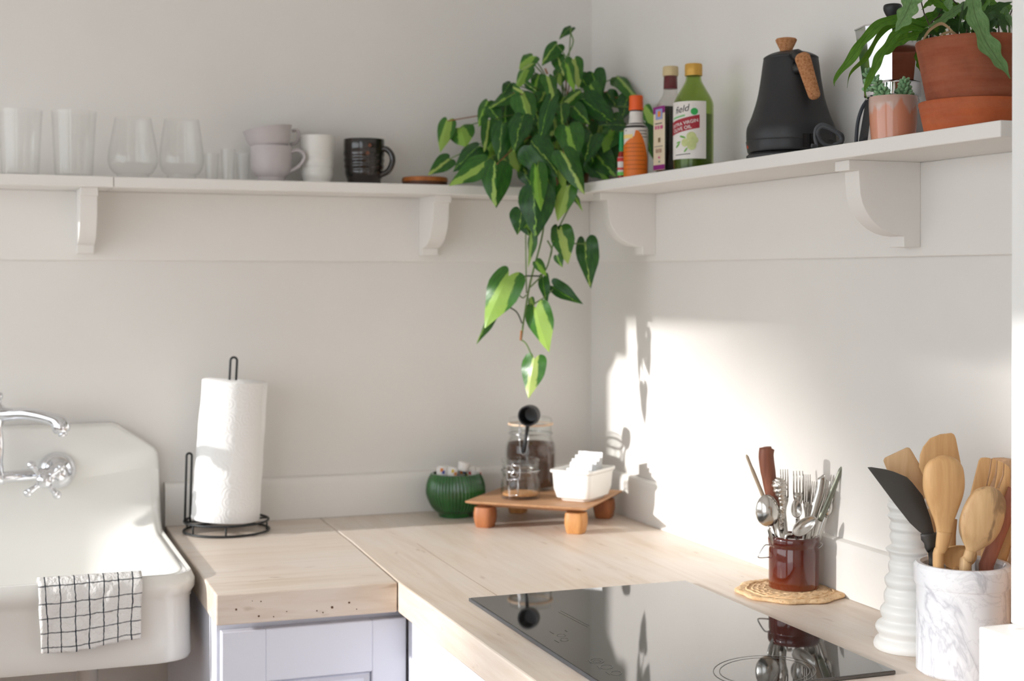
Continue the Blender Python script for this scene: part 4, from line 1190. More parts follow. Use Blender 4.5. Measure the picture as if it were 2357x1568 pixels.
def bglaze():
    t = NT('brown_glaze').set(.06, 0, .6, coat=.5); co = t.coord(); f = t.noise(co, 14, 3); z = t.sep(co)[2]
    k = t.ramp(t.math('ADD', t.math('MULTIPLY', f, .35), t.math('MULTIPLY', z, 7)), [(.15, lin((108, 46, 22))), (.45, lin((84, 28, 18))), (.9, lin((70, 22, 16)))])
    t.l(k, t.b.inputs['Base Color']); return t.m
ck = thing('stoneware_crock', CR, 'glossy red-brown stoneware crock full of cutlery on the raffia mat', 'crock')
rows = [(1366, 54), (1362, 57), (1300, 57.5), (1262, 57.5), (1257, 56), (1253, 56), (1250, 59), (1238, 59.5), (1234, 58.5), (1231, 57)]
pr = [(plen(h, CR), max(0, zrow(v, CR) - CR.z)) for v, h in rows]; pr[0] = (pr[0][0], 0)
mk('crock_body', lathe(wall_prof(pr, .005, .006), CR, 72), bglaze(), ck, smooth=.9)
mk('wire_handle', tube(spline(ph_px(CR, [(1771, 1255), (1760, 1256), (1746, 1278), (1748, 1284), (1770, 1283)]), 4), .0011, 6), M_STEEL, ck)
mk('wire_handle', tube(spline(ph_px(CR, [(1884, 1250), (1890, 1250), (1893, 1254), (1887, 1260), (1883, 1262)], -.004), 4), .0011, 6), M_STEEL, ck)
# cutlery, every piece on its own; pixels of a magnified view -> photo
def cpx(x, y): return (1640 + x / 3.564, 980 + y / 3.564)
dC = depth(CR)
M_SILV = plain('silver_plate', (206, 203, 198), .18, 1, var=.06, vs=60)
GC = 'cutlery in the brown crock'
BOT = CR + Vector((0, 0, .012))
def handle_in(u, v, dd, spread=.35):
    """point inside the crock near its floor that lines up with a handle"""
    top = atd(u, v, dC + dd)
    cxr = Vector((CR.x, CR.y, 0))
    q = cxr + (Vector((top.x, top.y, 0)) - cxr) * spread
    if (q - cxr).length > .026: q = cxr + (q - cxr).normalized() * .026
    return Vector((q.x, q.y, BOT.z + random.uniform(0, .01)))
def flat_strip(pts, ws, th=.0018):
    """flat bar through 3D points, widths ws, lying across the view"""
    pts = [Vector(p) for p in pts]; V, Fc = [], []
    for i, p in enumerate(pts):
        t_ = (pts[min(i + 1, len(pts) - 1)] - pts[max(i - 1, 0)]).normalized()
        s = t_.cross(FWD).normalized(); nn = s.cross(t_).normalized()
        w_ = ws[i] / 2
        for a in range(8):
            an = 2 * PI * a / 8 + PI / 8
            V.append(p + s * w_ * math.cos(an) * 1.08 + nn * th / 2 * math.sin(an) * 1.4)
    n = 8
    for i in range(len(pts) - 1):
        for k in range(n): Fc.append((i * n + k, i * n + (k + 1) % n, (i + 1) * n + (k + 1) % n, (i + 1) * n + k))
    Fc.append(tuple(range(n))[::-1]); Fc.append(tuple((len(pts) - 1) * n + k for k in range(n)))
    return V, Fc
def spoon_bowl(c, along, across, L, W, dp, th=.0012, cup=-1):
    """oval dish; cup -1: hollow looks at the camera"""
    al = along.normalized(); ac = across.normalized(); nn = FWD
    V, Fc = [], []
    n, m_ = 20, 6
    def rim(a): return (math.cos(a) * (1 + .12 * math.cos(a)), math.sin(a))
    for side in (0, 1):
        for j in range(m_ + 1):
            r = j / m_
            for k in range(n):
                a = 2 * PI * k / n; x, y = rim(a)
                dd = dp * (1 - r * r)
                V.append(c + al * x * r * L / 2 + ac * y * r * W / 2 + nn * (-cup) * dd + nn * th * side)
    for side in (0, 1):
        o_ = side * (m_ + 1) * n
        for j in range(m_):
            for k in range(n): Fc.append((o_ + j * n + k, o_ + j * n + (k + 1) % n, o_ + (j + 1) * n + (k + 1) % n, o_ + (j + 1) * n + k))
    o2 = (m_ + 1) * n
    for k in range(n): Fc.append((m_ * n + k, m_ * n + (k + 1) % n, o2 + m_ * n + (k + 1) % n, o2 + m_ * n + k))
    return V, Fc
def dirpx(a, b, dd=0):
    return atd(*b, dC + dd) - atd(*a, dC + dd)
def spoon(cx, cy, rx, ry, rot, dd, label, cup=-1, dp=.007, neck=None):
    c = atd(*cpx(cx, cy), dC + dd); s = dC / F / 3.564
    al = RIGHT0 * math.sin(rot) + Vector((0, 0, math.cos(rot))); ac = RIGHT0 * math.cos(rot) - Vector((0, 0, math.sin(rot)))
    root = thing('spoon', c, label, 'spoon', GC)
    mk('spoon_bowl', spoon_bowl(c, al, ac, 2 * ry * s, 2 * rx * s, dp, cup=cup), M_SILV, root)
    n0 = c - al * ry * s * .92; n1 = handle_in(*(cpx(*neck) if neck else cpx(cx, cy)), dd)
    mk('spoon_handle', flat_strip(spline([n0 + FWD * .001, n0 - al * .012 + FWD * .002, n1], 4), [.005] * 4 + [.006] * 4 + [.009], .0022), M_SILV, root)
def fork(top, hw, hy, dd, label, rot=0.0, tl=None):
    """top (x,y) of the tines' middle; hw half width; hy row of the tine roots"""
    s = dC / F / 3.564
    c = atd(*cpx(top[0], top[1]), dC + dd)
    al = RIGHT0 * math.sin(rot) + Vector((0, 0, math.cos(rot))); ac = RIGHT0 * math.cos(rot) - Vector((0, 0, math.sin(rot)))
    L = (hy - top[1]) * s / max(.5, math.cos(rot))
    root = thing('fork', c, label, 'fork', GC)
    for k in range(4):
        o_ = (k - 1.5) / 1.5 * hw * s * .86
        a = c + ac * o_; b = c + ac * o_ - al * L
        mk('tine', tube([a + FWD * .003, a.lerp(b, .25) + FWD * .0008, b], [.0006, .0012, .0015], 6), M_SILV, root)
    b = c - al * L
    n1 = handle_in(*cpx(top[0], hy), dd)
    sh_ = [b + al * .002, b - al * .006, b - al * .016, b - al * .024, (b - al * .03).lerp(n1, .4), n1]
    mk('fork_body', flat_strip(sh_, [hw * 2 * s, hw * 2 * s * .95, hw * 1.1 * s, .0055, .006, .010], .0022), M_SILV, root)
random.seed(2)
fork((590, 360), 34, 590, .016, 'silver fork standing behind the ornate silver handle')
fork((705, 374), 44, 560, .004, 'silver fork with its tines upright in the middle of the crock')
fork((778, 402), 30, 640, .024, 'silver fork turned edgewise at the back of the crock', .02)
fork((830, 458), 30, 650, .028, 'silver fork leaning right behind the table knife', .12)
fork((1005, 410), 32, 640, .010, 'silver fork leaning furthest right out of the crock', .20)
spoon(455, 712, 100, 132, -.12, -.022, 'large round silver serving spoon leaning left over the crock rim', 1, .009, (520, 860))
spoon(690, 690, 46, 76, -.05, -.012, 'small silver teaspoon standing in the centre of the crock', -1, .005)
spoon(745, 832, 62, 118, .95, -.030, 'silver spoon lying across the front rim of the crock', -1, .008, (640, 905))
spoon(955, 690, 34, 60, .35, .004, 'silver spoon with narrow bowl at the right of the crock', 1, .004)
def knife(pts, ws, dd, label, mat, cat='knife', th=.003, blade=None):
    p3 = [atd(*cpx(*p), dC + dd) for p in pts]
    s = dC / F / 3.564
    root = thing('table_knife', p3[-1], label, cat, GC)
    mk('knife_upper', flat_strip(spline(p3, 4), [ws[min(len(ws) - 1, i // 4)] * s for i in range(len(spline(p3, 4)))], th), mat, root)
    n1 = handle_in(*cpx(*pts[-1]), dd)
    mk('knife_lower', flat_strip([p3[-1], p3[-1].lerp(n1, .5), n1], [ws[-1] * s, ws[-1] * s * .9, ws[-1] * s * .8], th * .9), blade or mat, root)
knife([(278, 238), (284, 255), (330, 370), (408, 560), (470, 720)], [14, 26, 32, 34, 34], .022, 'slim knife with pale beige handle leaning left in the crock', plain('bone_handle', (176, 158, 136), .4), blade=M_SILV)
M_KW = wood('knife_handle_wood', (112, 64, 48), (146, 90, 68), .5, (30, 30, 3), 4)
knife([(446, 176), (446, 190), (440, 260), (462, 420), (500, 600), (545, 760)], [70, 118, 120, 112, 104, 96], -.002, 'kitchen knife with thick reddish wooden handle sticking out of the crock', M_KW, th=.014, blade=M_SILV)
knife([(915, 428), (905, 440), (885, 560), (850, 680), (820, 800)], [50, 84, 92, 84, 60], .002, 'broad silver knife blade leaning right in the crock', M_SILV)
knife([(1060, 344), (1054, 360), (1000, 500), (940, 640), (880, 780)], [22, 36, 44, 46, 40], -.006, 'knife with grey-green tip leaning right over the crock rim', plain('tarnished_steel', (128, 130, 116), .3, .7), blade=M_SILV)
# ornate handle
s = dC / F / 3.564
top = [(555, 430), (552, 445), (550, 480), (556, 540), (566, 590), (572, 640), (570, 740), (566, 860)]
rad = [20, 48, 62, 50, 30, 24, 24, 20]
p3 = [atd(*cpx(*q), dC - .026 + .012 * max(0, (q[1] - 600) / 260)) for q in top]
on_ = thing('serving_fork', p3[-1], 'serving piece with an ornate bulbous silver handle at the front of the crock', 'cutlery', GC)
sp_ = spline(p3, 5); rd = [rad[min(len(rad) - 1, i // 5)] * (1 - (i % 5) / 5) + rad[min(len(rad) - 1, i // 5 + 1)] * (i % 5) / 5 for i in range(len(sp_))]
t = NT('ornate_silver').set(.2, 1); t.b.inputs['Base Color'].default_value = lin((206, 200, 192)); t.bump(t.noise(t.coord(), 160, 3, .6), .8, .004)
mk('ornate_handle', tube(sp_, [r * s * (1 + .12 * math.sin(i * 1.9)) for i, r in enumerate(rd)], 16), t.m, on_)
mk('lower_shaft', flat_strip([p3[-1], handle_in(*cpx(566, 860), -.02)], [.008, .014]), M_SILV, on_)

# ================================================================== RIBBED WHITE VASE
PV = onz(2094, 1492, .9003)
PV.z = .9003
M_VASE = plain('white_porcelain', (240, 239, 236), .3, spec=.4)
edges = [(1512, 70), (1508, 74), (1496, 79), (1483, 84), (1470, 80), (1462, 71), (1452, 76), (1443, 80), (1433, 76), (1424, 64), (1414, 67), (1403, 69), (1394, 64), (1388, 58), (1378, 60), (1366, 60), (1358, 56), (1350, 53), (1343, 57), (1333, 59), (1325, 55), (1318, 48), (1308, 50), (1297, 50), (1289, 46), (1279, 48), (1272, 49), (1264, 56), (1259, 52), (1252, 42), (1240, 46), (1232, 47), (1222, 43), (1214, 48), (1205, 46), (1198, 44), (1192, 49), (1185, 52), (1178, 46), (1170, 50), (1163, 53), (1156, 48), (1148, 51), (1142, 45), (1138, 36)]
pr = [(plen(h * .97, PV), max(0, zrow(v, PV) - PV.z)) for v, h in arc_rows(edges, 3)]; pr[0] = (pr[0][0], 0)
vz = mk('ribbed_vase', lathe(wall_prof(pr, .004, .005), PV, 64), M_VASE, loc=PV, smooth=.9)
tag(vz, 'tall white ceramic vase with stacked rings beside the marble crock', 'vase')

# ================================================================== MARBLE CROCK WITH WOODEN TOOLS
PM = Vector((-.1125, -1.437, .9003))
def marble():
    t = NT('marble').set(.25, 0, .5); co = t.coord('Object', (1, 1, 1))
    n1 = t.noise(t.coord('Object', (1, 1, .6)), 7, 5, .6, 1.2); n2 = t.noise(co, 16, 5, .6, 1.2)
    v1 = t.math('ABSOLUTE', t.math('SUBTRACT', n1, .5)); v2 = t.math('ABSOLUTE', t.math('SUBTRACT', n2, .5))
    c = t.ramp(v1, [(0, lin((200, 201, 209))), (.014, lin((222, 223, 229))), (.04, lin((237, 238, 243))), (.3, lin((242, 243, 247)))])
    c = t.mix(t.math('MULTIPLY', t.ramp(v2, [(0, (1, 1, 1, 1)), (.02, (0, 0, 0, 1))]), .3), c, lin((188, 189, 198)))
    t.l(c, t.b.inputs['Base Color']); return t.m
M_MARB = marble()
mb = thing('marble_crock', PM, 'grey-veined white marble utensil crock beside the white post', 'crock')
rows = [(1580, 98), (1574, 103), (1380, 104), (1346, 104)]
pr = [(plen(h, PM), max(0, zrow(v, PM) - PM.z)) for v, h in rows]; pr[0] = (pr[0][0], 0)
zt = zrow(1293, PM) - PM.z; zb_ = zrow(1343, PM) - PM.z
R0 = plen(104, PM); R1 = plen(109.5, PM)
full = [(0, 0), (R0 - .003, 0), (R0, .003), (R0, zb_ - .002), (R0 + .0005, zb_), (R1 - .001, zb_ + .0005), (R1, zb_ + .003), (R1, zt - .004), (R1 - .003, zt), (R1 - .008, zt), (R1 - .010, zt - .004), (R1 - .011, .012), (0, .012)]
mk('crock_body', lathe(full, PM, 72), M_MARB, mb, smooth=.45)
dM = depth(PM); MS = 2.579
def mpx(x, y): return (1960 + x / MS, 960 + y / MS)
def inside(u, v, dd):
    top = atd(u, v, dM + dd); c0 = Vector((PM.x, PM.y, 0)); q = Vector((top.x, top.y, 0)) - c0
    if q.length > .033: q = q.normalized() * .033
    return c0 + q + Vector((0, 0, PM.z + .016 + random.uniform(0, .02)))
M_W1 = wood('spoon_wood_pale', (200, 160, 118), (222, 186, 144), .55, (30, 30, 3), 3)
M_W2 = wood('spoon_wood_honey', (194, 148, 98), (220, 178, 126), .5, (26, 26, 2.5), 3)
M_W3 = wood('olive_wood', (186, 148, 104), (212, 178, 134), .5, (24, 24, 5), 3, dark=(104, 78, 58))
M_W4 = wood('red_wood', (150, 90, 72), (178, 116, 94), .55, (26, 26, 3), 3)
M_DSP = plain('dark_metal', (74, 72, 70), .42, .5)
GU = 'utensils in the marble crock'
def turner(px, hpx, dd, label, mat, th=.005, hw=.012, name='wooden_turner', slots=None, cat='spatula', lean=0, bev=.0016):
    q = [mpx(*p) for p in px]
    root = thing(name, atd(*mpx(*hpx), dM + dd), label, cat, GU)
    vb_ = max(v for u, v in q)
    if slots:
        # head built of strips so that the slots stay open
        for k, seg in enumerate(slots):
            mk('head_slat' if k else 'head', pxprism([mpx(*p) for p in seg], dM + dd, th, bev * .5), mat, root, smooth=.45)
    else:
        mk('head', pxprism(q, dM + dd, th, bev, lean, vb_), mat, root, smooth=.45)
    a = atd(*mpx(*hpx), dM + dd + th / 2); b = inside(*mpx(*hpx), dd)
    up_ = (a - b).normalized()
    mk('shaft', flat_strip([a + up_ * .02, a, a.lerp(b, .5), b], [hw * 1.3, hw, hw, hw], min(.009, max(th * .95, .006))), mat, root)
    return root
random.seed(8)
turner([(192, 262), (200, 244), (330, 183), (345, 183), (356, 196), (436, 332), (455, 430), (425, 520), (400, 470), (300, 400), (215, 320)], (470, 640), .030, 'pale wooden turner with a square head at the left of the marble crock', M_W1, lean=0)
turner([(405, 300), (410, 228), (428, 180), (470, 128), (530, 104), (596, 96), (612, 104), (622, 130), (650, 270), (640, 420), (600, 560), (560, 560), (470, 430)], (590, 700), .022, 'tallest wooden turner with a curved scraping edge', M_W2)
def wspoon(top, bot, prof, hand, dd, label, mat, hw=.012, cup=1):
    """one carved piece: axis from the bowl's top to the neck, prof [(t, half width px)], then a handle"""
    s = dM / F / MS
    a, b = atd(*mpx(*top), dM + dd), atd(*mpx(*bot), dM + dd + .003)
    root = thing('wooden_spoon', b, label, 'spoon', GU)
    al = (b - a).normalized(); ac = al.cross(FWD).normalized(); nn = ac.cross(al).normalized()
    if nn.dot(FWD) > 0: nn = -nn
    pr_ = [(p.x, p.y) for p in spline([(t_, h, 0) for t_, h in prof], 5)]
    V, Fc, n = [], [], 16
    for t_, h in pr_:
        h = max(h * s, .0004); c = a.lerp(b, t_)
        bul = .42 * h if t_ < .75 else .42 * h + (.0045 - .42 * h) * sst((t_ - .75) / .25)
        for k in range(n):
            an = 2 * PI * k / n; y = math.sin(an)
            zz_ = bul * (y if y > 0 else y * (.35 if cup > 0 else 1)) if cup > 0 else (-bul * (1 - math.cos(an) ** 2) * .6 - (.004 if y < 0 else 0))
            V.append(c + ac * h * math.cos(an) + nn * zz_)
    for i_ in range(len(pr_) - 1):
        for k in range(n): Fc.append((i_ * n + k, i_ * n + (k + 1) % n, (i_ + 1) * n + (k + 1) % n, (i_ + 1) * n + k))
    Fc.append(tuple(range(n))[::-1]); Fc.append(tuple((len(pr_) - 1) * n + k for k in range(n)))
    mk('spoon_bowl', (V, Fc), mat, root)
    w1_ = prof[-1][1] * 2 * s
    n2 = atd(*mpx(*hand), dM + dd + .006); n3 = inside(*mpx(*hand), dd)
    pts = spline([b - al * .002, b.lerp(n2, .5), n2, n3], 4)
    mk('spoon_handle', flat_strip(pts, [w1_ + (hw - w1_) * min(1, i_ / 6) for i_ in range(len(pts))], .0088), mat, root)
    return root
wspoon((545, 226), (552, 690), [(0, 8), (.02, 42), (.07, 84), (.16, 112), (.28, 122), (.42, 122), (.56, 108), (.70, 84), (.84, 60), (1, 44)], (514, 870), -.030, 'big honey-coloured wooden spoon standing at the front of the marble crock', M_W2, .0125)
wspoon((840, 416), (706, 800), [(0, 8), (.03, 46), (.12, 92), (.26, 116), (.45, 126), (.62, 122), (.78, 100), (.9, 62), (.96, 38), (1, 30)], (676, 890), -.036, 'oval wooden spoon with dark wavy grain leaning right', M_W3, .014)
wspoon((638, 768), (640, 905), [(0, 20), (.05, 60), (.2, 96), (.5, 106), (.75, 88), (.95, 50), (1, 36)], (640, 930), -.012, 'small wooden spoon with its bowl low at the crock rim', M_W2, .012, -1)
sl_h = [[(700, 520), (708, 470), (760, 262), (772, 245), (800, 242), (828, 246), (800, 420), (790, 520)]]
sl_h += [[(826, 330), (838, 247), (862, 256), (852, 340), (812, 440), (800, 440)], [(866, 340), (870, 258), (902, 272), (896, 345), (860, 430), (850, 430)], [(908, 345), (910, 276), (936, 296), (945, 318), (940, 420), (900, 510), (880, 520), (870, 520), (878, 430)]]
sl_h += [[(790, 520), (800, 425), (880, 425), (880, 520), (820, 600), (770, 600)]]
turner(sl_h[0], (800, 640), .012, 'slotted wooden turner with slots in its head at the right of the marble crock', M_W2, name='slotted_turner', slots=sl_h)
s = dM / F / MS
rw = thing('wooden_spatula', atd(*mpx(900, 600), dM + .004), 'reddish-brown wooden spatula handle leaning right beside the post', 'spatula', GU)
mk('shaft', flat_strip([atd(*mpx(975, 430), dM + .004), atd(*mpx(910, 600), dM + .004), atd(*mpx(800, 880), dM + .0), inside(*mpx(790, 900), .0)], [90 * s, 84 * s, 84 * s, 60 * s], .008), M_W4, rw)
rw = thing('wooden_spatula', atd(*mpx(930, 700), dM + .030), 'light brown wooden stick standing at the far right of the marble crock', 'spatula', GU)
mk('shaft', flat_strip([atd(*mpx(985, 500), dM + .030), atd(*mpx(930, 700), dM + .030), atd(*mpx(880, 860), dM + .028), inside(*mpx(860, 900), .026)], [70 * s, 70 * s, 70 * s, 50 * s], .008), M_W2, rw)
# dark metal turner
dk = thing('metal_turner', atd(*mpx(450, 720), dM - .006), 'dark grey metal turner with pointed corner leaning left', 'spatula', GU)
mk('blade', pxprism([mpx(*p) for p in ((95, 299), (118, 298), (202, 311), (255, 326), (330, 358), (360, 388), (425, 470), (470, 600), (492, 690), (488, 712), (440, 708), (400, 680), (345, 628), (260, 520))], dM - .006, .0016, .0005), M_DSP, dk, smooth=.45)
a = atd(*mpx(462, 690), dM - .004); b = atd(*mpx(486, 840), dM - .002)
mk('shank', flat_strip(spline([a, atd(*mpx(470, 770), dM - .004), b, inside(*mpx(490, 880), 0)], 4), [.022] * 3 + [.015] * 4 + [.012] * 6, .006), M_DSP, dk)
# chopping board leaning on the right wall behind the crock
M_BRD = wood('board_wood', (196, 150, 112), (222, 180, 142), .6, (3, 30, 30), 3, (0, PI / 2, 0))
def cboard():
    y0, y1 = -1.585, -1.352
    z0, z1 = .9003, zrow(1057, Vector((-.035, -1.4, 1)))
    o_ = [(y0, z0), (y1, z0), (y1, z1 - .03)]
    for k in range(1, 7):
        a = PI / 2 * k / 6; o_.append((y1 - .03 + .03 * math.cos(a), z1 - .03 + .03 * math.sin(a)))
    for k in range(0, 7):
        a = PI / 2 + PI / 2 * k / 6; o_.append((y0 + .03 + .03 * math.cos(a), z1 - .03 + .03 * math.sin(a)))
    fr = [Vector((-.046 + (z - z0) * .11, y, z)) for y, z in o_]
    return prism(fr, Vector((.014, 0, 0)), .002)
bd = mk('chopping_board', cboard(), M_BRD, loc=(-.04, -1.46, .9), smooth=.45)
tag(bd, 'pale wooden chopping board leaning on the wall behind the marble crock', 'board')

# ================================================================== TRAILING PHILODENDRON IN THE CORNER
def leaf_material(name, dark, mid, stripe):
    t = NT(name).set(.32, 0, .45)
    tc = t.n('ShaderNodeTexCoord'); u = t.sep(tc.outputs['UV'])
    oi = t.n('ShaderNodeObjectInfo'); rnd = oi.outputs['Random']
    nz = t.noise(t.coord('UV', (1.2, 3, 1)), 3, 4, .6)
    # stripe along the midrib, its width and side differ leaf by leaf
    ctr = t.math('MULTIPLY', t.math('SUBTRACT', t.math('FRACT', t.math('MULTIPLY', rnd, 7.31)), .5), .16)
    wid = t.math('ADD', .018, t.math('MULTIPLY', t.math('POWER', rnd, 2.4), .36))
    d = t.math('ABSOLUTE', t.math('ADD', t.math('SUBTRACT', u[1], ctr), t.math('MULTIPLY', t.math('SUBTRACT', nz, .5), .3)))
    taper = t.math('ADD', .55, t.math('MULTIPLY', u[0], .6))
    k = t.math('DIVIDE', d, t.math('MULTIPLY', wid, taper))
    ks = t.ramp(k, [(.85, (1, 1, 1, 1)), (1.15, (0, 0, 0, 1))])
    base = t.ramp(t.math('ADD', t.math('MULTIPLY', nz, .7), t.math('MULTIPLY', rnd, .3)), [(.3, lin(dark)), (.75, lin(mid))])
    vein = t.math('FRACT', t.math('MULTIPLY', t.math('SUBTRACT', u[0], t.math('MULTIPLY', t.math('ABSOLUTE', u[1]), .9)), 7))
    vk = t.ramp(vein, [(.0, (1, 1, 1, 1)), (.10, (0, 0, 0, 1))])
    base = t.mix(t.math('MULTIPLY', vk, .18), base, lin(mid))
    c2 = t.ramp(t.math('FRACT', t.math('MULTIPLY', rnd, 3.7)), [(0, lin(stripe)), (1, lin((178, 196, 108)))])
    col = t.mix(ks, base, c2)
    t.l(col, t.b.inputs['Base Color'])
    tr = t.n('ShaderNodeBsdfTranslucent'); t.l(col, tr.inputs[0])
    mx = t.n('ShaderNodeMixShader'); mx.inputs[0].default_value = .22
    t.l(t.b.outputs[0], mx.inputs[1]); t.l(tr.outputs[0], mx.inputs[2]); t.l(mx.outputs[0], t.out.inputs[0])
    t.bump(vk, .15, .002)
    return t.m
M_PHIL = leaf_material('philodendron_leaf', (24, 70, 26), (70, 126, 44), (124, 178, 58))
M_STEM = plain('vine_green', (98, 128, 62), .5, var=.2, vs=40)
M_STEMB = plain('vine_brown', (150, 98, 60), .6)
M_DRY = plain('dry_leaf', (168, 128, 92), .8)
TT = [-.15, -.12, -.06, 0, .08, .2, .34, .48, .62, .75, .86, .94, 1]
YI = [.19, .12, .05, 0, 0, 0, 0, 0, 0, 0, 0, 0, 0]
YO = [.28, .37, .445, .48, .5, .49, .45, .385, .30, .205, .115, .05, .004]
def heart_mesh(name, fold, curl, wave, skew):
    V, UV, Fc = [], [], []
    nc = 4
    for side in (-1, 1):
        b = len(V)
        for i, t_ in enumerate(TT):
            for c in range(nc + 1):
                y = side * (YI[i] + (YO[i] - YI[i]) * c / nc)
                q = abs(y)
                z = -fold * q - curl * t_ * t_ + wave * math.sin(t_ * 9 + side) * q + .10 * q * q
                yy = y + skew * max(0, t_) ** 2 * .25
                V.append(Vector((t_, yy, z))); UV.append((t_, y))
        for i in range(len(TT) - 1):
            for c in range(nc):
                Fc.append((b + i * (nc + 1) + c, b + (i + 1) * (nc + 1) + c, b + (i + 1) * (nc + 1) + c + 1, b + i * (nc + 1) + c + 1))
    me = bpy.data.meshes.new(name); me.from_pydata(V, [], Fc)
    lay = me.uv_layers.new(name='UVMap')
    for lp in me.loops: lay.data[lp.index].uv = UV[lp.vertex_index]
    for p in me.polygons: p.use_smooth = True
    me.materials.append(M_PHIL)
    return me
random.seed(33)
HEARTS = [heart_mesh('heart_leaf', f_, c_, w_, s_) for f_, c_, w_, s_ in ((.25, .10, .10, .2), (.45, .16, .12, -.25), (.15, .06, .16, .1), (.6, .2, .08, .3), (.35, .25, .14, -.1), (.05, .12, .12, 0))]
PP = Vector((-.105, -.10, ZT))
pl_ = thing('trailing_philodendron', PP, 'lush trailing philodendron with yellow-striped heart leaves spilling off the corner shelf', 'plant')
M_TERRA2 = plain('dark_terracotta', (120, 52, 34), .75, var=.12, vs=25)
pr = [(.045, 0), (.047, .002), (.060, .085), (.066, .086), (.068, .105), (.066, .107)]
mk('pot', lathe(wall_prof(pr, .005, .006), PP, 44), M_TERRA2, pl_, smooth=.7)
mk('soil', lathe([(0, .088), (.0, .095), (.0588, .094), (.0585, .088)], PP, 32), plain('soil', (48, 34, 26), .95, bump=.5, bs=90), pl_, smooth=.7)
def dmax(u, v, m_=.03):
    return min(depth(onx(u, v, -m_)), depth(ony(u, v, -m_)))
def put_leaf(bu, bv, tu, tv, wpx, d0, d1, tw=0.0, parent=pl_, mesh=None):
    b = atd(bu, bv, min(d0, dmax(bu, bv))); tp = atd(tu, tv, min(d1, dmax(tu, tv)))
    X = tp - b; L = X.length
    if L < 1e-4: return
    xd = X / L
    n = -FWD - xd * (-FWD).dot(xd)
    n = n.normalized() if n.length > .05 else Vector((0, 0, 1))
    y = n.cross(xd).normalized()
    R = Matrix.Rotation(tw, 3, xd); n = R @ n; y = R @ y
    W = plen(wpx, b) / max(.45, abs(math.cos(tw)))
    # keep inside the room
    o = bpy.data.objects.new('leaf', mesh or random.choice(HEARTS))
    link(o, parent)
    M = Matrix.Identity(4); po = origin(parent)
    for i in range(3):
        M[i][0] = xd[i] * L; M[i][1] = y[i] * W; M[i][2] = n[i] * (L + W) * .45; M[i][3] = (b - po)[i]
    o.matrix_local = M
    return b, tp
def A(x, y): return (960 + x / 3.564, 40 + y / 3.564)
def B(x, y): return (960 + x / 2.8, 400 + y / 2.8)
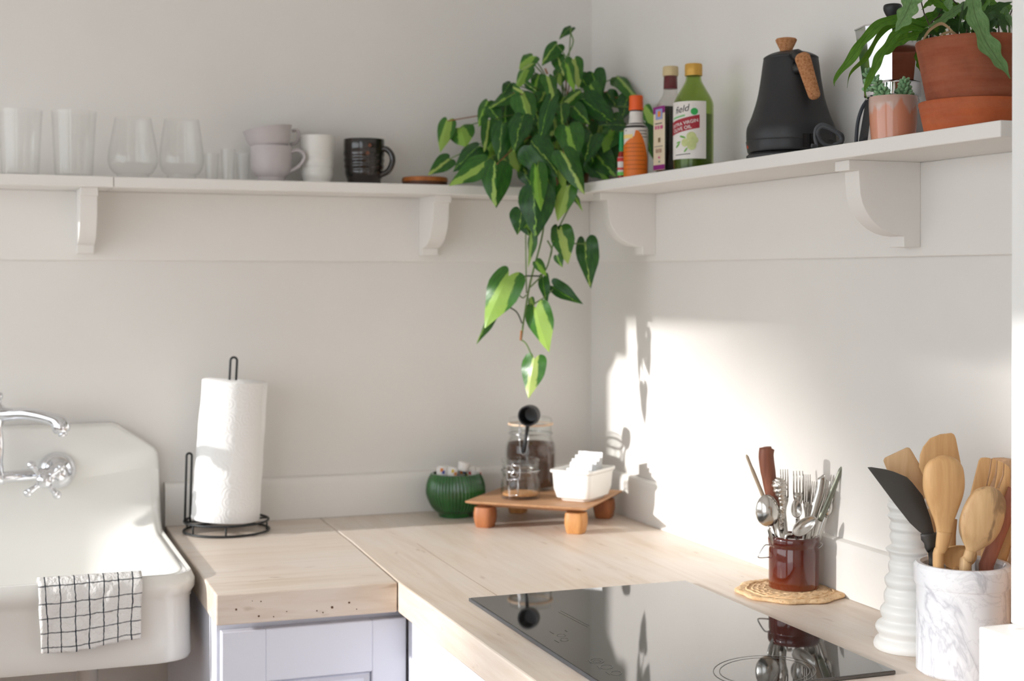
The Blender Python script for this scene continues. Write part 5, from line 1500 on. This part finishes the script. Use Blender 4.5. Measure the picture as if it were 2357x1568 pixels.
# leaves of the bush: base x,y  tip x,y  width (magnified-view pixels), distance, twist
bush = [(252, 850, 190, 1090, 150, 2.98, .1), (352, 905, 410, 1045, 225, 2.99, 0), (262, 1165, 92, 1285, 150, 2.95, .2), (505, 1065, 305, 1255, 205, 2.90, .35), (560, 1190, 258, 1372, 210, 2.86, .3),
        (655, 1205, 630, 1545, 265, 2.84, 0), (590, 850, 560, 1100, 135, 2.90, -.5), (710, 880, 678, 1175, 215, 2.88, .1), (860, 815, 786, 1085, 195, 2.86, .25), (860, 640, 945, 895, 215, 2.88, -.1),
        (1100, 680, 982, 1085, 130, 2.84, .5), (1080, 490, 1155, 715, 130, 2.90, -.45), (930, 1050, 1145, 1285, 315, 2.82, 0), (1240, 905, 1305, 1190, 245, 2.83, 0), (1440, 970, 1385, 1185, 185, 2.86, .25),
        (1200, 1110, 1385, 1425, 215, 2.80, -.2), (980, 1230, 990, 1580, 150, 2.79, .3), (1375, 670, 1595, 860, 215, 2.89, .2), (1700, 885, 1500, 880, 95, 2.90, .6), (1450, 455, 1515, 650, 185, 3.00, .2),
        (1285, 350, 1330, 575, 150, 2.96, -.2), (1150, 225, 1018, 385, 140, 2.98, .3), (950, 320, 835, 420, 130, 2.96, .4), (905, 400, 800, 570, 120, 2.95, .4), (770, 540, 700, 640, 110, 2.97, .3),
        (790, 620, 590, 720, 120, 2.95, .5), (580, 690, 495, 880, 130, 2.95, .2), (600, 730, 690, 860, 140, 2.94, -.2), (1262, 85, 1165, 170, 75, 2.98, .5), (1640, 490, 1815, 650, 130, 3.0, -.3),
        (1730, 655, 1680, 840, 160, 2.97, .2), (1860, 750, 1935, 880, 120, 2.97, .3), (1340, 610, 1195, 710, 140, 2.92, .3), (1190, 720, 1200, 890, 125, 2.88, 0), (1290, 740, 1410, 880, 140, 2.90, .2),
        (1610, 930, 1540, 1090, 170, 2.92, .1), (1480, 1130, 1630, 1300, 230, 2.92, 0), (950, 375, 850, 425, 50, 2.90, .6), (890, 545, 975, 615, 55, 2.89, .5), (790, 580, 870, 625, 60, 2.89, .4),
        (1235, 390, 1292, 610, 100, 2.92, -.4), (1060, 1270, 1135, 1495, 110, 2.82, .4), (1150, 1130, 1205, 1410, 140, 2.83, .3), (760, 980, 810, 1260, 215, 2.92, .1), (1010, 880, 1050, 1060, 220, 2.93, 0),
        (1100, 830, 1090, 980, 200, 2.94, .2), (620, 950, 590, 1100, 180, 2.97, 0), (1330, 480, 1390, 590, 130, 3.0, .1), (1180, 430, 1170, 560, 130, 2.98, .1), (1500, 760, 1600, 900, 180, 2.95, .1),
        (1420, 1170, 1570, 1325, 190, 2.93, .1), (1550, 1050, 1640, 1260, 180, 2.94, 0), (1600, 820, 1700, 960, 150, 2.95, .1), (1420, 560, 1500, 700, 150, 2.96, .2), (1150, 330, 1200, 480, 120, 2.98, .2), (1000, 470, 960, 600, 120, 2.97, .2),
        (880, 1080, 830, 1260, 180, 2.93, .2), (1380, 1020, 1430, 1200, 190, 2.92, 0), (960, 700, 1010, 900, 200, 2.94, 0), (740, 720, 720, 900, 180, 2.96, .1), (1560, 610, 1640, 740, 140, 2.98, .1),
        (1060, 560, 1000, 690, 140, 2.95, .2), (1650, 1040, 1690, 1190, 150, 2.96, .1), (1870, 870, 1930, 1180, 110, 2.98, .6), (1300, 1120, 1250, 1290, 180, 2.90, .1), (700, 1120, 760, 1300, 170, 2.92, 0)]
bases = []
for bx, by, tx, ty, wd, d_, tw_ in bush:
    r_ = put_leaf(*A(bx, by), *A(tx, ty), wd / 3.564, d_ + .012, d_ - .014, tw_)
    bases.append(r_[0])
# dark filling of leaves inside the bush
for k in range(85):
    a = random.uniform(0, 2 * PI); q = math.sqrt(random.random())
    x = 1120 + 610 * q * math.cos(a); y = 850 + 430 * q * math.sin(a)
    if y < 560 + abs(x - 1150) * .55: continue
    L = random.uniform(130, 220); an = random.gauss(0, .6)
    dpt = 2.985 + random.uniform(-.02, .05)
    r_ = put_leaf(*A(x, y), *A(x + L * math.sin(an), y + L * math.cos(an)), random.uniform(120, 190) / 3.564, dpt, dpt - .02, random.uniform(-.6, .6))
    bases.append(r_[0])
# hanging vines
vine = [(760, 105, 772, 415, 245, 2.80, .25), (665, 235, 640, 392, 135, 2.83, .3), (590, 660, 415, 985, 225, 2.87, .5), (480, 900, 366, 1090, 60, 2.87, .6), (765, 868, 832, 1155, 180, 2.87, .5), (755, 1195, 703, 1445, 160, 2.88, .45),
        (915, 365, 972, 578, 155, 2.86, .4), (1085, 440, 1105, 735, 150, 2.88, .4), (880, 725, 1062, 850, 105, 2.88, .5), (815, 668, 832, 845, 75, 2.89, .6), (735, 365, 703, 600, 60, 2.85, .8), (965, 85, 895, 300, 145, 2.82, .3),
        (905, 340, 872, 440, 75, 2.88, .4), (725, 805, 735, 885, 45, 2.89, .6), (1012, 130, 1062, 245, 32, 2.84, .9), (690, 310, 725, 405, 95, 2.86, .1), (700, 250, 740, 400, 120, 2.86, .1)]
for bx, by, tx, ty, wd, d_, tw_ in vine:
    put_leaf(*B(bx, by), *B(tx, ty), wd / 2.8, d_ + .004, d_ - .008, tw_)
dry = put_leaf(*B(905, 530), *B(935, 605), 22, 2.868, 2.866, .3)
pl_.children[-1].data = pl_.children[-1].data.copy(); pl_.children[-1].data.materials[0] = M_DRY; pl_.children[-1].name = 'dry_tip'
put_leaf(*B(770, 570), *B(835, 660), 25, 2.873, 2.87, .2)
pl_.children[-1].data = pl_.children[-1].data.copy(); pl_.children[-1].data.materials[0] = M_DRY; pl_.children[-1].name = 'dry_sheath'
def vinetube(px, dd, r, mat=M_STEM, name='stem'):
    pts = [atd(*B(x, y), dd + random.uniform(-.002, .002)) for x, y in px]
    mk(name, tube(spline(pts, 5), r, 6), mat, pl_)
vinetube([(830, -60), (835, 120), (820, 300), (800, 430), (745, 640), (718, 760), (690, 930), (672, 1060)], 2.885, .0020)
vinetube([(672, 1010), (668, 1075)], 2.882, .0026, M_STEMB, 'sheath')
vinetube([(670, 1070), (705, 1100), (745, 1185)], 2.882, .0014)
vinetube([(700, 330), (702, 590), (706, 770)], 2.882, .0014)
vinetube([(1005, 20), (1012, 150), (960, 255), (900, 380), (872, 470), (842, 590), (800, 660), (720, 740)], 2.89, .0016)
vinetube([(592, 668), (640, 672), (700, 660), (790, 660)], 2.884, .0016, plain('petiole_dark', (52, 62, 40), .5))
vinetube([(628, 680), (645, 760), (680, 800), (705, 780)], 2.884, .0014)
vinetube([(570, 850), (640, 890), (676, 965)], 2.884, .0014, plain('petiole_dark', (52, 62, 40), .5))
vinetube([(1075, 452), (1030, 450), (990, 455)], 2.886, .0013)
vinetube([(875, 745), (830, 790), (755, 838)], 2.888, .0013)
vinetube([(765, 868), (740, 850), (715, 830)], 2.884, .0014)
vinetube([(840, 430), (868, 490), (850, 560)], 2.886, .0016)
vinetube([(760, 110), (790, 60), (820, -20)], 2.84, .0017)
# petioles of the bush
core = PP + Vector((0, 0, .10))
for k, b in enumerate(bases):
    if k % 2 and k > 60: continue
    mid = b.lerp(core, .5) + Vector((0, 0, .035))
    e = core + Vector((random.uniform(-.03, .03), random.uniform(-.03, .03), 0))
    pts = spline([b, mid, e], 4)
    for p in pts: p.x = min(p.x, -.012); p.y = min(p.y, -.012)
    mk('petiole', tube(pts, .0013, 5), M_STEM if k % 5 else M_STEMB, pl_)
# the bare shoot at the very top
top = [atd(*A(1050, 640), 2.98), atd(*A(1225, 330), 2.98), atd(*A(1280, 205), 2.98), atd(*A(1262, 130), 2.98), atd(*A(1262, 85), 2.98)]
mk('stem', tube(spline(top, 5), .0015, 6), M_STEM, pl_)
mk('stem', tube(spline([atd(*A(1225, 330), 2.98), atd(*A(1185, 270), 2.98), atd(*A(1150, 232), 2.98)], 4), .0012, 6), M_STEM, pl_)
mk('sheath', tube([atd(*A(1050, 420), 2.94), atd(*A(1070, 465), 2.94)], .0022, 6), M_STEMB, pl_)

# ================================================================== SUCCULENT IN A GLAZED POT
P = on_right(2056, -.118)
sg = thing('potted_succulent', P, 'small green succulent in a pink glazed clay pot in front of the moka pot', 'plant')
t = NT('drip_glaze').set(.2, 0, .5, coat=.4); co = t.coord('Object'); z = t.sep(co)[2]; f = t.noise(t.coord('Object', (60, 60, 8)), 1, 2)
kk = t.math('ADD', t.math('MULTIPLY', z, 1 / .062), t.math('MULTIPLY', t.math('SUBTRACT', f, .5), .9))
t.l(t.ramp(kk, [(.62, lin((206, 140, 112))), (.72, lin((198, 166, 152)))]), t.b.inputs['Base Color'])
rows = [(331, 48), (327, 50), (280, 53.5), (240, 55.5), (224, 55), (222, 54)]
pr = [(plen(h, P), max(0, zrow(v, P) - P.z)) for v, h in rows]; pr[0] = (pr[0][0], 0)
mk('pot', lathe(wall_prof(pr, .0035, .005), P, 48), t.m, sg, smooth=.8)
hs_ = pr[-1][1]
mk('soil', lathe([(0, hs_ - .010), (0, hs_ - .006), (pr[-1][0] - .004, hs_ - .007), (pr[-1][0] - .004, hs_ - .010)], P, 28), plain('soil', (48, 34, 26), .95), sg)
M_SUCC = plain('succulent_green', (122, 162, 118), .4, var=.15, vs=30, coat=.1)
def E6(x, y): return (1880 + x / 4.612, y / 4.612)
dS2 = depth(P)
def rosette(pts, dd, nl, ln, wd, droop=.6):
    p3 = spline([atd(*E6(*q), dS2 + dd) for q in pts], 6)
    mk('stem', tube(p3, .0016, 6), M_SUCC, sg)
    for k in range(nl):
        q = k / max(1, nl - 1); p = p3[min(len(p3) - 1, int(q * (len(p3) - 1)))]
        a = k * 2.39996; up_ = .25 + .75 * q ** 2
        dr_ = Vector((math.cos(a), math.sin(a), up_ * 1.1)).normalized()
        l_ = ln * (1 - .35 * q); w_ = wd * (1 - .25 * q)
        s1 = dr_.orthogonal().normalized(); s2 = dr_.cross(s1)
        mk('succulent_leaf', ellipsoid(p + dr_ * l_ * .55, s1 * w_, s2 * w_ * .8, dr_ * l_ * .6, 8, 6), M_SUCC, sg)
rosette([(935, 1030), (930, 960), (935, 870)], -.004, 34, .0125, .0044)
rosette([(690, 1030), (650, 930), (615, 830)], -.008, 20, .011, .0038)
rosette([(730, 1030), (720, 990), (725, 950)], -.016, 10, .010, .0036)
rosette([(560, 960), (545, 850), (535, 760)], .012, 14, .010, .0036)

# ================================================================== FERN IN A BIG TERRACOTTA POT
P = on_right(2242, -.086)
fp = thing('potted_fern', P, 'strap-leaved fern in a large terracotta pot and saucer beside the white post', 'plant')
def terra(name, c1, c2):
    t = NT(name).set(.8, 0, .25); co = t.coord(); f = t.noise(co, 9, 7, .7); f2 = t.noise(t.coord('Object', (6, 6, 60)), 1.2, 4)
    c = t.ramp(f, [(.3, lin(c1)), (.7, lin(c2))]); c = t.mix(t.math('MULTIPLY', t.ramp(f2, [(.4, (0, 0, 0, 1)), (.7, (1, 1, 1, 1))]), .35), c, lin((176, 118, 92)))
    t.l(c, t.b.inputs['Base Color']); t.bump(f, .12); return t.m
M_T1 = terra('terracotta_aged', (122, 60, 42), (172, 96, 64)); M_T2 = terra('terracotta_orange', (156, 76, 46), (202, 108, 64))
rows = [(310, 109), (304, 111), (240, 124), (236, 124.5), (234, 123)]
pr = [(plen(h, P), max(0, zrow(v, P) - P.z)) for v, h in rows]; pr[0] = (pr[0][0], 0)
mk('saucer', lathe(wall_prof(pr, .005, .006), P, 64), M_T2, fp, smooth=.7)
rows = [(300, 92), (240, 104), (228, 106), (110, 129), (98, 131.5), (94, 130)]
pr = [(plen(h, P), zrow(v, P) - P.z) for v, h in rows]; pr[0] = (pr[0][0], .0068)
vp = wall_prof(pr, .006, .006)
mk('pot', lathe(vp, P, 64), M_T1, fp, smooth=.7)
ht = pr[-1][1]
mk('soil', lathe([(0, ht - .03), (0, ht - .02), (pr[-1][0] - .012, ht - .022), (pr[-1][0] - .012, ht - .03)], P, 32), plain('soil', (48, 34, 26), .95), fp)
def fern_mat(name, a, b, midc):
    t = NT(name).set(.42, 0, .4)
    tc = t.n('ShaderNodeTexCoord'); u = t.sep(tc.outputs['UV']); f = t.noise(t.coord('UV', (6, 2, 1)), 3, 4)
    c = t.ramp(f, [(.3, lin(a)), (.7, lin(b))])
    k = t.math('LESS_THAN', t.math('ABSOLUTE', u[1]), .035)
    c = t.mix(t.math('MULTIPLY', k, .7), c, lin(midc))
    t.l(c, t.b.inputs['Base Color'])
    tr = t.n('ShaderNodeBsdfTranslucent'); t.l(c, tr.inputs[0]); mx = t.n('ShaderNodeMixShader'); mx.inputs[0].default_value = .25
    t.l(t.b.outputs[0], mx.inputs[1]); t.l(tr.outputs[0], mx.inputs[2]); t.l(mx.outputs[0], t.out.inputs[0])
    return t.m
M_F1 = fern_mat('fern_green', (62, 104, 30), (96, 142, 44), (48, 62, 28)); M_F2 = fern_mat('fern_pale', (98, 140, 84), (130, 166, 108), (70, 84, 60)); M_F3 = fern_mat('fern_dark', (40, 74, 30), (66, 100, 46), (34, 46, 24))
M_DRYF = plain('dry_frond', (172, 146, 112), .8)
def frond(px, wd, d0, d1, mat, tw0=0.0, tw1=0.0, wav=.12, ph=0):
    """strap leaf through magnified-view pixels; width in the same pixels"""
    n = len(px)
    pts = [atd(*E6(*q), d0 + (d1 - d0) * i / (n - 1)) for i, q in enumerate(px)]
    pts = spline(pts, 7); N = len(pts) - 1
    V, UV, Fc = [], [], []
    for i, p in enumerate(pts):
        t_ = (pts[min(i + 1, N)] - pts[max(i - 1, 0)]).normalized()
        s_ = t_.cross(-FWD); s_ = s_.normalized() if s_.length > .02 else RIGHT0
        nn = s_.cross(t_).normalized()
        q = i / N
        tw_ = tw0 + (tw1 - tw0) * q
        s2 = s_ * math.cos(tw_) + nn * math.sin(tw_)
        env = min(1, .25 + 2.6 * q) * (1 - sst((q - .62) / .38) * .93)
        w_ = wd * .84 / 4.612 * (d0 / F) / 2 * env
        for j, c in enumerate((-1, -.5, 0, .5, 1)):
            e = 1 + wav * math.sin(q * 30 + ph + (0 if c < 0 else 1.7)) * abs(c)
            V.append(p + s2 * c * w_ * e + nn * (w_ * .22 * abs(c) + wav * w_ * .8 * math.sin(q * 26 + ph) * abs(c) * (1 if c > 0 else -1))); UV.append((q, c))
    for i in range(N):
        for j in range(4): Fc.append((i * 5 + j, (i + 1) * 5 + j, (i + 1) * 5 + j + 1, i * 5 + j + 1))
    for v in V: v.x = min(v.x, -.004)
    mk('frond', (V, Fc), mat, fp, uv=UV)
dF = depth(P)
fr_ = [([(1300, 300), (1000, 215), (830, 205), (690, 250), (520, 390), (420, 540), (280, 720), (190, 850), (188, 915)], 120, .0, -.05, M_F1, 0, .2),
       ([(1250, 330), (960, 250), (820, 265), (660, 370), (560, 560), (440, 690), (350, 790), (322, 935)], 90, .02, -.02, M_F1, .5, .8),
       ([(1200, 340), (1000, 300), (860, 350), (740, 490), (640, 650), (580, 800), (510, 940), (535, 1050)], 112, -.01, -.06, M_F1, .2, .1),
       ([(1300, 330), (1150, 340), (1000, 385), (860, 440), (730, 560), (700, 580)], 120, .0, -.02, M_F1, .1, .2),
       ([(1180, -160), (1060, -90), (1000, 20), (950, 140), (880, 260), (832, 335)], 215, -.06, -.085, M_F2, .1, .1),
       ([(1640, 20), (1540, 70), (1420, 150), (1290, 235), (1145, 300)], 110, -.03, -.06, M_F2, .3, .5),
       ([(1640, -120), (1650, 0), (1680, 150), (1760, 370), (1870, 560), (1980, 710), (2055, 835)], 230, -.092, -.086, M_F2, .05, .1),
       ([(1450, 60), (1330, 110), (1200, 190), (1040, 260), (930, 305)], 130, .02, -.01, M_F1, .2, .3),
       ([(1560, 20), (1540, 120), (1515, 250), (1500, 375)], 70, -.04, -.07, M_F3, .7, .9),
       ([(1750, 260), (1800, 150), (1930, 70), (2080, 20)], 110, -.03, -.03, M_F3, .3, .2),
       ([(1800, 250), (1870, 150), (1960, 185), (2060, 300)], 95, -.04, -.05, M_F3, .3, .3),
       ([(1850, 300), (1930, 190), (1970, 280), (2030, 385)], 100, -.04, -.06, M_F3, .2, .4),
       ([(1500, 400), (1340, 255), (1210, 310), (1140, 400), (1125, 435)], 42, -.05, -.07, M_DRYF, .4, .6),
       ([(1520, 400), (1440, 345), (1350, 355), (1285, 395)], 32, -.05, -.07, M_DRYF, .4, .4),
       ([(1180, 380), (1080, 560), (1095, 700), (1125, 790)], 95, .04, .035, M_F1, .2, .2),
       ([(1400, 120), (1250, 20), (1190, 30), (1110, 105)], 90, -.02, -.03, M_F1, .3, .5),
       ([(1420, 260), (1300, 60), (1240, -40)], 100, .0, .0, M_F3, .2, .2),
       ([(1420, 200), (1390, 60), (1450, -60)], 110, -.01, -.01, M_F2, .3, .2),
       ([(1600, 380), (1450, 230), (1330, 300), (1280, 380)], 90, .0, -.01, M_F3, .3, .5),
       ([(1700, 380), (1850, 320), (1900, 360), (1960, 380)], 70, .01, .0, M_F3, .3, .5),
       ([(1600, 350), (1560, 240), (1600, 330), (1560, 390)], 90, .03, .03, M_F2, .3, .5),
       ([(1800, 300), (1830, 80), (1880, -40)], 120, .02, .03, M_F1, .2, .1),
       ([(1900, 300), (2000, 100), (2080, 60)], 110, .03, .04, M_F1, .2, .3),
       ([(1350, 350), (1150, 240), (1060, 280), (1010, 360)], 100, .03, .02, M_F3, .2, .4),
       ([(1300, 380), (1180, 330), (1090, 400), (1060, 440)], 70, -.02, -.04, M_F3, .4, .5),
       ([(1700, 300), (1500, 100), (1300, 30), (1150, -30)], 120, .03, .03, M_F1, .2, .2)]
for k, (px, wd, a, b, mt, t0, t1) in enumerate(fr_):
    frond(px, wd, dF + a, dF + b, mt, t0, t1, .2 if mt is not M_DRYF else .05, k * 1.3)
random.seed(17)
for k in range(16):
    x = random.uniform(1180, 2060); sg_ = random.choice((-1, 1)); y = random.uniform(-40, 230); r_ = random.uniform(60, 200)
    dd = random.uniform(-.03, .05)
    frond([(x, 400), (x + sg_ * r_ * .2, y + 120), (x + sg_ * r_ * .6, y), (x + sg_ * r_, y + random.uniform(20, 120)), (x + sg_ * r_ * 1.15, y + random.uniform(120, 200))], random.uniform(50, 90), dF + dd, dF + dd - .02, random.choice((M_F1, M_F3, M_F3, M_F2)), random.uniform(0, .6), random.uniform(0, .6), .2, k)
M_RT = plain('fern_stalk', (62, 50, 38), .7)
random.seed(6)
for k in range(14):
    x = random.uniform(1120, 2040); y0 = random.uniform(250, 400)
    pts = [atd(*E6(x, 420), dF + random.uniform(-.03, .03))]
    pts.append(atd(*E6(x + random.uniform(-60, 60), y0 - 80), dF + random.uniform(-.03, .03)))
    pts.append(atd(*E6(x + random.uniform(-120, 120), y0 - random.uniform(150, 300)), dF + random.uniform(-.03, .03)))
    mk('stalk', tube(spline(pts, 5), .0009, 5), M_RT, fp)
